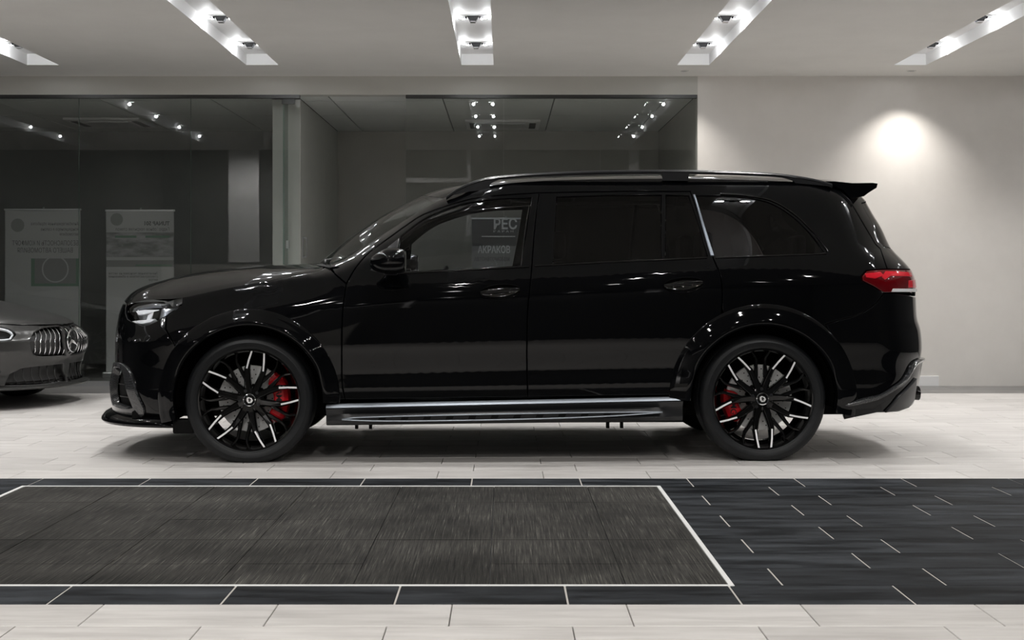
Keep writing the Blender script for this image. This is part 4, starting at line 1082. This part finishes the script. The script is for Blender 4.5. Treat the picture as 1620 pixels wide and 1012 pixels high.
# --- door mirrors
def superq(c, r, e1, e2, n=28, mfun=None):
    rows = []
    def sp(v, e): return math.copysign(abs(v) ** e, v)
    for i in range(n + 1):
        ph = -PI / 2 + PI * i / n; row = []
        for j in range(2 * n):
            th = 2 * PI * j / (2 * n); p = Vector((r[0] * sp(math.cos(ph), e1) * sp(math.cos(th), e2), r[1] * sp(math.cos(ph), e1) * sp(math.sin(th), e2), r[2] * sp(math.sin(ph), e1)))
            if mfun: p = mfun(p)
            row.append(tuple(Vector(c) + p))
        rows.append(row)
    return MB().grid(rows, close_v=True)
mxc, mzc = pix(615, 413, 1.10)
def mshape(p):
    if p.x > .085: p.x = .085 + (p.x - .085) * .05
    k = 1 - .25 * sstep(0, -.13, p.x); p.z *= k; p.z -= .012 * sstep(.0, -.1, p.x); p.y *= k
    p.x += .05 * (-(p.y)) * 1.0
    return p
mo = superq((mxc + .01, -1.10, mzc + .002), (.125, .135, .078), .75, .75, 26, mshape)
ma, mb_ = pair('door_mirror', mo.mesh('door_mirror', smooth=50), A, car)
for o_ in (ma, mb_):
    MB().prism([(-1.10 + .105 * math.copysign(abs(math.cos(t)) ** .7, math.cos(t)), mzc + .060 * math.copysign(abs(math.sin(t)) ** .7, math.sin(t))) for t in [2 * PI * k / 28 for k in range(28)]], mxc + .098, mxc + .1005, 'x').obj('mirror_glass', M['mirror'], o_)
    MB().prism([(-.90, mzc - .075), (-1.06, mzc - .085), (-1.10, mzc - .06), (-1.06, mzc - .03), (-.88, mzc - .035)], mxc - .03, mxc + .05, 'x').obj('mirror_arm', M['satin'], o_, bevel=.01)
# --- door handles
for cx, cy in HANDLES:
    x, z = pix(cx, cy, .97); pts = []
    for k in range(36):
        a = 2 * PI * k / 36; pts.append((x + .121 * math.cos(a), z + .010 * math.cos(a) + .043 * math.sin(a)))
    rows = []
    for fr, d in ((1.0, -.002), (.97, -.008), (.80, -.024), (.5, -.034), (.1, -.036)):
        rows.append([suv.Po(x + (p[0] - x) * fr, z + (p[1] - z) * fr, d) for p in pts])
    a_, b_ = pair('door_handle', MB().grid(rows, close_v=True).mesh('door_handle', smooth=True), M['gloss'], car)
    hb = []
    for k in range(13):
        t = -1 + 2 * k / 12; xx = x + .118 * t; zz = z + .010 * t + .004; w_ = .013 * (1 - .25 * t * t); d = .006 + .020 * (1 - t ** 4)
        c = suv.P(xx, zz); nn = suv.N(xx, zz); up = Vector((0, 0, 1))
        hb.append([c + nn * (d + (.008 * math.cos(a))) + up * (w_ * math.sin(a)) for a in [2 * PI * j / 10 for j in range(10)]])
    me = MB().grid(hb, close_v=True).mesh('grip', smooth=True); me.materials.append(M['gloss'])
    for o_ in (a_, b_): link('grip', me, None, o_)
    cb = [[suv.Po(x + .112 * t, z + .010 * t + .004 + dz, .0305 - .018 * t ** 4) for dz in (-.004, .004)] for t in [-1 + 2 * k / 12 for k in range(13)]]
    me = MB().grid(cb).mesh('grip_insert', smooth=True); me.materials.append(M['chrome'])
    for o_ in (a_, b_): link('grip_insert', me, None, o_)
# --- side skirt and running board
xs0, xs1 = pix(516, 640, .985)[0], pix(1080, 628, .985)[0]
def skz(x): f = (x - xs0) / (xs1 - xs0); a = pix(516, 641, .985)[1]; b = pix(1080, 629, .985)[1]; return a + (b - a) * f
def skb(x): f = (x - xs0) / (xs1 - xs0); a = pix(520, 673, .96)[1]; b = pix(1075, 666, .96)[1]; return a + (b - a) * f
rows = []; rs = []
for k in range(41):
    x = xs0 + (xs1 - xs0) * k / 40; zt = skz(x); zb_ = skb(x); e = 1 - max(0, abs(k - 20) - 14) / 6; e = sstep(0, 1, e)
    rows.append([(x, -.93, zt), (x, -.990, zt - .014), (x, -1.000 - .004 * e, zt - .022), (x, -.985 + .0 * e, zt - .055), (x, -.985 - .035 * e, zb_ + .044), (x, -.985 - .045 * e, zb_ + .030), (x, -.975 - .03 * e, zb_ + .008), (x, -.95, zb_), (x, -.80, zb_ + .01)])
    rs.append([(x, -.955, zt + .006), (x, -.976, zt + .005), (x, -.994, zt - .006), (x, -.999, zt - .015), (x, -.97, zt - .020)])
mb = MB().grid(rows); mb.face(range(9)); mb.face([40 * 9 + i for i in range(9)])
sk, sk2 = pair('side_skirt', mb.mesh('side_skirt', smooth=35), M['satin'], car)
me = MB().grid(rs).mesh('skirt_strip', smooth=40); me.materials.append(M['silver'])
for o_ in (sk, sk2): link('skirt_strip', me, None, o_)
YS = 1.032
up_l = spline([pix(a, b, YS) for a, b in ((541, 663), (560, 660.5), (620, 658.5), (700, 656.6), (800, 654.6), (900, 652.8), (1000, 651.6), (1048, 651.5))], .05)
lo_l = spline([pix(a, b, YS) for a, b in ((541, 663.5), (570, 665), (620, 665.8), (700, 665.2), (800, 663.4), (900, 660.6), (980, 657), (1048, 652))], .05)
for nm, pl, r in (('step_rim', up_l, .0038), ('step_rim', lo_l, .0042)):
    me = MB().tube([(x, -YS - .004, z) for x, z in pl], r, 6).mesh(nm, smooth=True); me.materials.append(M['silver'])
    for o_ in (sk, sk2): link(nm, me, None, o_)
me = MB().prism(up_l + lo_l[::-1], -YS + .002, -YS + .05).mesh('running_board'); me.materials.append(M['satin'])
rb = [link('running_board', me, None, o_) for o_ in (sk, sk2)]
def zl(pl, x):
    for a, b in zip(pl[:-1], pl[1:]):
        if a[0] <= x <= b[0]: return a[1] + (b[1] - a[1]) * (x - a[0]) / (b[0] - a[0])
    return pl[-1][1]
for px_ in [598 + 35.6 * i for i in range(12)]:
    x = pix(px_, 660, YS)[0]; zu = zl(up_l, x) - .006; zd = zl(lo_l, x) + .008
    if zu - zd < .006: continue
    me = MB().prism([(x, zd), (x + .042, zd), (x + .05, zu), (x + .008, zu)], -YS - .003, -YS + .003).mesh('step_pad'); me.materials.append(M['matte'])
    for o_ in (sk, sk2): link('step_pad', me, None, o_)
# --- underbody, inner panels, cabin
mb = MB(); 
mb.box(-1.08, 1.08, -.93, .93, .235, .33); mb.box(-2.10, 2.35, -.52, .52, .24, .34); mb.box(-2.30, -2.06, -.85, .85, .235, .30); mb.box(2.08, 2.45, -.82, .82, .30, .36)
mb.obj('underbody', M['matte'], car)
for px_ in (562, 584, 959, 981):
    x = pix(px_, 675, .9)[0]
    for sg in (-1, 1): MB().box(x, x + .018, sg * .90 - .02, sg * .90 + .02, .198, .24).obj('jack_point', M['matte'], car)
side('door_liner', [(-1.0, .36), (1.05, .36), (1.05, 1.0), (1.1, 1.14), (-.95, 1.10)], M['matte'], off=-.07, depth=.004, sp=.1)
side('luggage_liner', [(1.08, .98), (2.2, .98), (2.25, 1.18), (1.1, 1.16)], M['matte'], off=-.07, depth=.004, sp=.1)
MB().box(-1.05, -1.00, -.80, .80, .3, 1.12).obj('firewall', M['matte'], car)
db = MB().prism([(-1.05, .75), (-1.05, 1.13), (-.80, 1.15), (-.58, 1.10), (-.52, 1.0), (-.60, .75)], -.80, .80); db.obj('dashboard', M['leather'], car, bevel=.03)
def seat(x, y, w_, rec=.22):
    s_ = MB().box(x - .26, x + .26, y - w_ / 2, y + w_ / 2, .60, .76).obj('seat_cushion', M['leather'], car, bevel=.05, seg=3)
    MB().prism([(x + .18, .70), (x + .34, .70), (x + .34 + rec * .85, 1.20), (x + .25 + rec * .8, 1.24), (x + .20 + rec * .4, 1.0)], y - w_ / 2, y + w_ / 2).obj('seat_back', M['leather'], s_, bevel=.04, seg=3)
    for k in ((0,) if w_ < .7 else (-.4, .4)):
        MB().box(x + .40, x + .49, y + k - .13, y + k + .13, 1.24, 1.42).obj('head_restraint', M['leather'], s_, bevel=.035, seg=3)
for yy in (-.38, .38): seat(-.10, yy, .52)
seat(.85, 0, 1.36); seat(1.65, 0, 1.1)
sw = MB().tube([(-.46 + .08 * math.sin(a), -.38 + .185 * math.cos(a), 1.02 + .165 * math.sin(a)) for a in [2 * PI * i / 36 for i in range(37)]], .015, 8, cap=False).obj('steering_wheel', M['leather'], car, smooth=True)
# --- wheels
for (wx, spin, ca, sp_) in ((-WX, 10.6, 88, 46), (WX, 33.7, -106, 30)):
    for flip in (False, True):
        y = -.985 if not flip else .985
        build_wheel(car, (wx, y, HUBZ), flip, spin if not flip else -spin, ca if not flip else -ca, None, sp_)
# ------------------------------------------------------------------ the grey sports saloon at the left
M['grey_paint'] = mat('satin_grey_paint', (0.042, 0.042, 0.041), 0.30, 0.2, coat=0.25)
M['grey_dark'] = mat('dark_grille_mesh', (0.03, 0.03, 0.03), 0.6)
G_PHI = math.radians(9.0)
gcar = thing('car', 'satin grey sports saloon with a vertical-slat grille, parked at left before the glass', 'car', (-6.23, 12.78, 0), PI - G_PHI)
ZT2 = Pchip([(-2.6, .66), (-2.2, .72), (-1.8, .79), (-1.2, .885), (-.7, .945), (.5, .985), (1.5, 1.01), (2.6, .99)])
YT2 = Pchip([(-2.6, .74), (-1.8, .80), (-1.0, .84), (0, .86), (2.6, .82)])
XW2 = Pchip([(.90, -1.12), (.98, -.93), (1.15, -.56), (1.30, -.22), (1.40, .12)])
def W2(x, z):
    zt, yt = ZT2(x), YT2(x)
    kn = [(.12, .84), (.22, .925), (.45, .962), (.58, .968), (zt - .06, yt + .085), (zt, yt), (zt + .05, yt - .04), (1.22, .68), (1.36, .58), (1.42, .46)]
    for i in range(len(kn) - 1):
        if z <= kn[i + 1][0] or i == len(kn) - 2:
            a, b = kn[i], kn[i + 1]; t = min(1, max(0, (z - a[0]) / max(1e-4, b[0] - a[0]))); t = t if i not in (0, 8) else t
            y = a[1] + (b[1] - a[1]) * (t * t * (3 - 2 * t) if i in (2, 3, 4) else t); break
    if z > .9 and x < .6:
        wg = sstep(.88, 1.0, z); t = min(1, max(.02, (x - XW2(z)) / .42)); y *= 1 - wg + wg * (1 - (1 - t) ** 2) ** (1 / 2.5)
    return y
XF2 = Pchip([(.15, -2.33), (.20, -2.40), (.30, -2.37), (.40, -2.38), (.50, -2.42), (.58, -2.42), (.66, -2.38), (.74, -2.28), (.9, -2.1)])
XR2 = Pchip([(.15, 2.42), (.4, 2.56), (.7, 2.58), (.95, 2.56), (1.03, 2.48), (1.12, 2.15), (1.25, 1.72), (1.36, 1.25), (1.42, .9)])
gs = Shell(W2, lambda z: XF2(min(z, .8)), lambda z: .80, XR2, lambda z: .55, 2.5, 2.4)
def gside(name, poly, m, holes=(), par=None, **k):
    me = panel_mesh(gs, name, poly, holes, **k); return pair(name, me, m, par or gcar)
gf = lambda f, z: (gs.UF(f, z), z)
gr_ = lambda f, z: (gs.UR(f, z), z)
GW, GZ = (-1.50, 1.45), .345
def garc(cx, r, a0, a1, n=20): return [(gs.U(cx + r * math.sin(math.radians(a0 + (a1 - a0) * k / n)), GZ + r * math.cos(math.radians(a0 + (a1 - a0) * k / n))), GZ + r * math.cos(math.radians(a0 + (a1 - a0) * k / n))) for k in range(n + 1)]
GP = M['grey_paint']
g_hole = spline([gf(.70, .47), gf(.67, .56), gf(.70, .65), gf(.80, .692), gf(.9, .70), gf(.985, .70)], .03) + spline([gf(.985, .43), gf(.9, .43), gf(.80, .435), gf(.74, .445)], .03)
low_hole = [gf(.50, .21), gf(.56, .30), gf(.64, .345), gf(.75, .355), gf(.985, .355), gf(.985, .205), gf(.75, .205)]
side_hole = [gf(.20, .26), gf(.24, .34), gf(.40, .36), gf(.50, .33), gf(.44, .24), gf(.32, .215)]
gl_poly = spline([gf(.565, .635), gf(.54, .685), gf(.44, .715), gf(.30, .735), gf(.15, .755), gf(.06, .755), gf(.14, .70), gf(.30, .625), gf(.44, .59), gf(.54, .595)], .03, True)
poly = [gf(1.02, .165), gf(1.02, .4), gf(1.02, .705), gf(.8, .71), gf(.62, .715), gf(.45, .735), gf(.25, .755), gf(.10, .765)] + [(gs.U(-1.80, .77), .77), (gs.U(-1.80, .70), .70)] + garc(GW[0], .40, -52, -110) + [gf(.1, .165), gf(.4, .165), gf(.7, .165)]
me = panel_mesh(gs, 'front_bumper', poly, [g_hole, low_hole, side_hole, gl_poly], both=True, sp=.03); me.materials.append(GP); link('front_bumper', me, None, gcar)
side_poly = [(gs.U(-1.80, .77), .775)] + [(x, ZT2(x) - .003) for x in (-1.5, -1.2, -.9, -.6, 0, .6, 1.2, 1.7)] + [gr_(.0, 1.0), gr_(.5, .99), gr_(1.02, .99), gr_(1.02, .6), gr_(1.02, .24), gr_(.5, .22), gr_(.0, .2)] + garc(GW[1], .40, 110, -108) + [(.5, .2), (-.5, .2)] + garc(GW[0], .40, 108, -50)
gside('body_side', side_poly, GP)
side_win = spline([(-.62, 1.0), (-.3, 1.16), (.1, 1.30), (.5, 1.335), (1.0, 1.29), (1.5, 1.16), (1.75, 1.06)], .06) + [(1.0, 1.035), (0, 1.015)]
up_poly = [(-.86, .955), (-.55, 1.13), (-.2, 1.29), (.12, 1.385), (.6, 1.405), (.95, 1.39), (1.4, 1.30), (1.8, 1.18), (2.05, 1.09), (2.0, 1.012), (1.0, 1.0), (0, .98), (-.6, .95)]
gu = gside('roof_frame', up_poly, GP, [side_win])
me = panel_mesh(gs, 'side_window', side_win, sp=.06, off=-.006, depth=.003, gap=0); me.materials.append(M['pglass'])
for o_ in gu: link('side_window', me, None, o_)
def ruled(edge, cen, name, m, pw=2.0, nk=24):
    rows = []
    for e, c in zip(edge, cen):
        rows.append([(e[0] + (c[0] - e[0]) * (1 - abs(s) ** pw), e[1] * -s, e[2] + (c[2] - e[2]) * (1 - abs(s) ** pw)) for s in [-1 + 2 * k / nk for k in range(nk + 1)]])
    return MB().grid(rows, flip=True).obj(name, m, gcar, smooth=True)
he = [gs.P(*gf(.66, .715)), gs.P(*gf(.5, .73)), gs.P(*gf(.3, .75)), gs.P(*gf(.1, .765))] + [gs.P(x, ZT2(x)) for x in (-1.7, -1.5, -1.3, -1.1, -.95, -.82)]
hc = spline([(-2.36, 0, .712), (-2.25, 0, .76), (-2.1, 0, .80), (-1.8, 0, .87), (-1.5, 0, .925), (-1.25, 0, .96), (-1.08, 0, .975)], .02)
he = spline([tuple(p) for p in he], .04); hc = [hc[min(len(hc) - 1, int(i / (len(he) - 1) * (len(hc) - 1)))] for i in range(len(he))]
ruled(he, hc, 'hood', GP, 2.4)
we = spline([tuple(gs.P(*p)) for p in ((-.86, .955), (-.55, 1.13), (-.2, 1.29), (.12, 1.385))], .06)
wc = [(-1.08 + (1.0) * i / (len(we) - 1), 0, .975 + .445 * (i / (len(we) - 1)) ** .9) for i in range(len(we))]
ruled(we, wc, 'windscreen', M['pglass'])
re_ = spline([tuple(gs.P(*p)) for p in ((.12, 1.385), (.6, 1.405), (.95, 1.39), (1.4, 1.30), (1.8, 1.18), (2.05, 1.09))], .08)
rc = [(p[0] - .20 * (1 - i / (len(re_) - 1)) + .15 * i / (len(re_) - 1), 0, p[2] + .035) for i, p in enumerate(re_)]
ruled(re_, rc, 'roof', GP)
# grille with slats and star
me = panel_mesh(gs, 'grille', [gf(.64, .42), gf(.64, .71), gf(1.02, .71), gf(1.02, .42)], both=True, off=-.06, depth=.004); me.materials.append(M['grey_dark']); gg = link('grille', me, None, gcar)
for k in range(15):
    s = (k - 7) / 7.0; f = 1.0 - abs(s) * .285; z0_, z1_ = .44 + .03 * abs(s) ** 3, .695 - .025 * abs(s) ** 3; sg = 1 if s <= 0 else -1
    pts = []
    for i in range(9):
        z = z0_ + (z1_ - z0_) * i / 8; p = gs.Po(gs.UF(f, z), z, -.012); pts.append((p.x, p.y * sg, p.z))
    MB().tube(pts, .0055, 6).obj('grille_slat', M['chrome'], gg, smooth=True)
sc_ = gs.P(*gf(.99, .563)) + Vector((-.012, 0, 0)); sc_.y = 0
st = MB().tube([sc_ + Vector((0, .100 * math.cos(a), .100 * math.sin(a))) for a in [2 * PI * i / 48 for i in range(49)]], .0085, 8, cap=False).obj('star_badge', M['chrome'], gg, smooth=True)
mb = MB()
for a in (90, 210, 330):
    a = math.radians(a); d = Vector((0, math.cos(a), math.sin(a))); nn = Vector((0, -math.sin(a), math.cos(a)))
    pts = [sc_ + nn * .017, sc_ + d * .099, sc_ - nn * .017]; b = len(mb.v)
    mb.v += [tuple(p + Vector((.004, 0, 0))) for p in pts] + [tuple(sc_ + Vector((-.012, 0, 0))), tuple(sc_ + d * .095 + Vector((-.004, 0, 0)))]
    mb.face((b, b + 1, b + 4, b + 3)); mb.face((b + 2, b + 3, b + 4, b + 1)); mb.face((b, b + 2, b + 1))
mb.obj('star_badge', M['chrome'], gg)
# lower intakes, lip
me = panel_mesh(gs, 'lower_intake', [gf(.46, .18), gf(.46, .37), gf(1.02, .37), gf(1.02, .18)], both=True, off=-.06, depth=.004); me.materials.append(M['grey_dark']); li = link('lower_intake', me, None, gcar)
for k in range(13):
    s = (k - 6) / 6.0; f = 1.0 - abs(s) * .40; sg = 1 if s <= 0 else -1; pts = []
    for i in range(3):
        z = .21 + .14 * i / 2; p = gs.Po(gs.UF(f, z), z, -.035); pts.append((p.x, p.y * sg, p.z))
    MB().tube(pts, .006, 6).obj('intake_rib', M['grey_paint'], li, smooth=True)
gside('side_intake', side_hole, M['grey_dark'], off=-.05, depth=.004)
rows = []
for i in range(31):
    u = gs.UF(1.0 - i / 30, .2); p = gs.P(u, .2); n_ = gs.N(u, .2); n_.z = 0; n_.normalize(); p.z = 0; o_ = .045 - .02 * i / 30
    rows.append([p - n_ * .02 + Vector((0, 0, .205)), p + n_ * o_ + Vector((0, 0, .190)), p + n_ * (o_ + .004) + Vector((0, 0, .178)), p + n_ * (o_ - .01) + Vector((0, 0, .168)), p - n_ * .2 + Vector((0, 0, .168))])
MB().grid([[Vector((p.x, -p.y, p.z)) for p in r] for r in rows[1:]][::-1] + rows).obj('front_lip', GP, gcar, smooth=40)
# headlamps
gh = gside('headlamp', gl_poly, M['satin'], off=-.045, depth=.004, sp=.04)
guide = spline([gf(.545, .640), gf(.525, .678), gf(.44, .703), gf(.30, .722), gf(.16, .742)], .03)
me = MB().tube([gs.Po(u, z, -.012) for u, z in guide], .012, 8).mesh('light_guide', smooth=True); me.materials.append(M['lampwhite'])
for o_ in gh: link('light_guide', me, None, o_)
guide = spline([gf(.545, .640), gf(.53, .61), gf(.44, .605), gf(.32, .635)], .03)
me = MB().tube([gs.Po(u, z, -.012) for u, z in guide], .008, 8).mesh('light_guide', smooth=True); me.materials.append(M['lampwhite'])
for o_ in gh: link('light_guide', me, None, o_)
me = panel_mesh(gs, 'projector', [gf(.47, .63), gf(.45, .68), gf(.3, .70), gf(.3, .645)], sp=.03, off=-.03, depth=.02); me.materials.append(M['lampchrome'])
for o_ in gh: link('projector', me, None, o_)
me = panel_mesh(gs, 'headlamp_lens', gl_poly, off=.001, depth=.008, sp=.04); me.materials.append(M['lampglass'])
for o_ in gh: link('headlamp_lens', me, None, o_)
# underside, wheels
mb = MB(); mb.box(-1.06, 1.02, -.88, .88, .17, .26); mb.box(-2.2, 2.3, -.5, .5, .19, .5); mb.obj('underbody', M['matte'], gcar)
for cx in GW:
    rows = []
    for k in range(31):
        a = math.radians(-100 + 200 * k / 30); x = cx + .405 * math.sin(a); z = GZ + .405 * math.cos(a)
        rows.append([(x, -.94, z), (x, -.50, z), (cx, -.50, GZ)])
    pair('wheel_well', MB().grid(rows).mesh('wheel_well'), M['matte'], gcar)
    for flip in (False, True):
        wh = build_wheel(gcar, (cx, -.95 if not flip else .95, GZ - .008), flip, 20, 60 if not flip else -60, None); wh.scale = (.89, .89, .89)
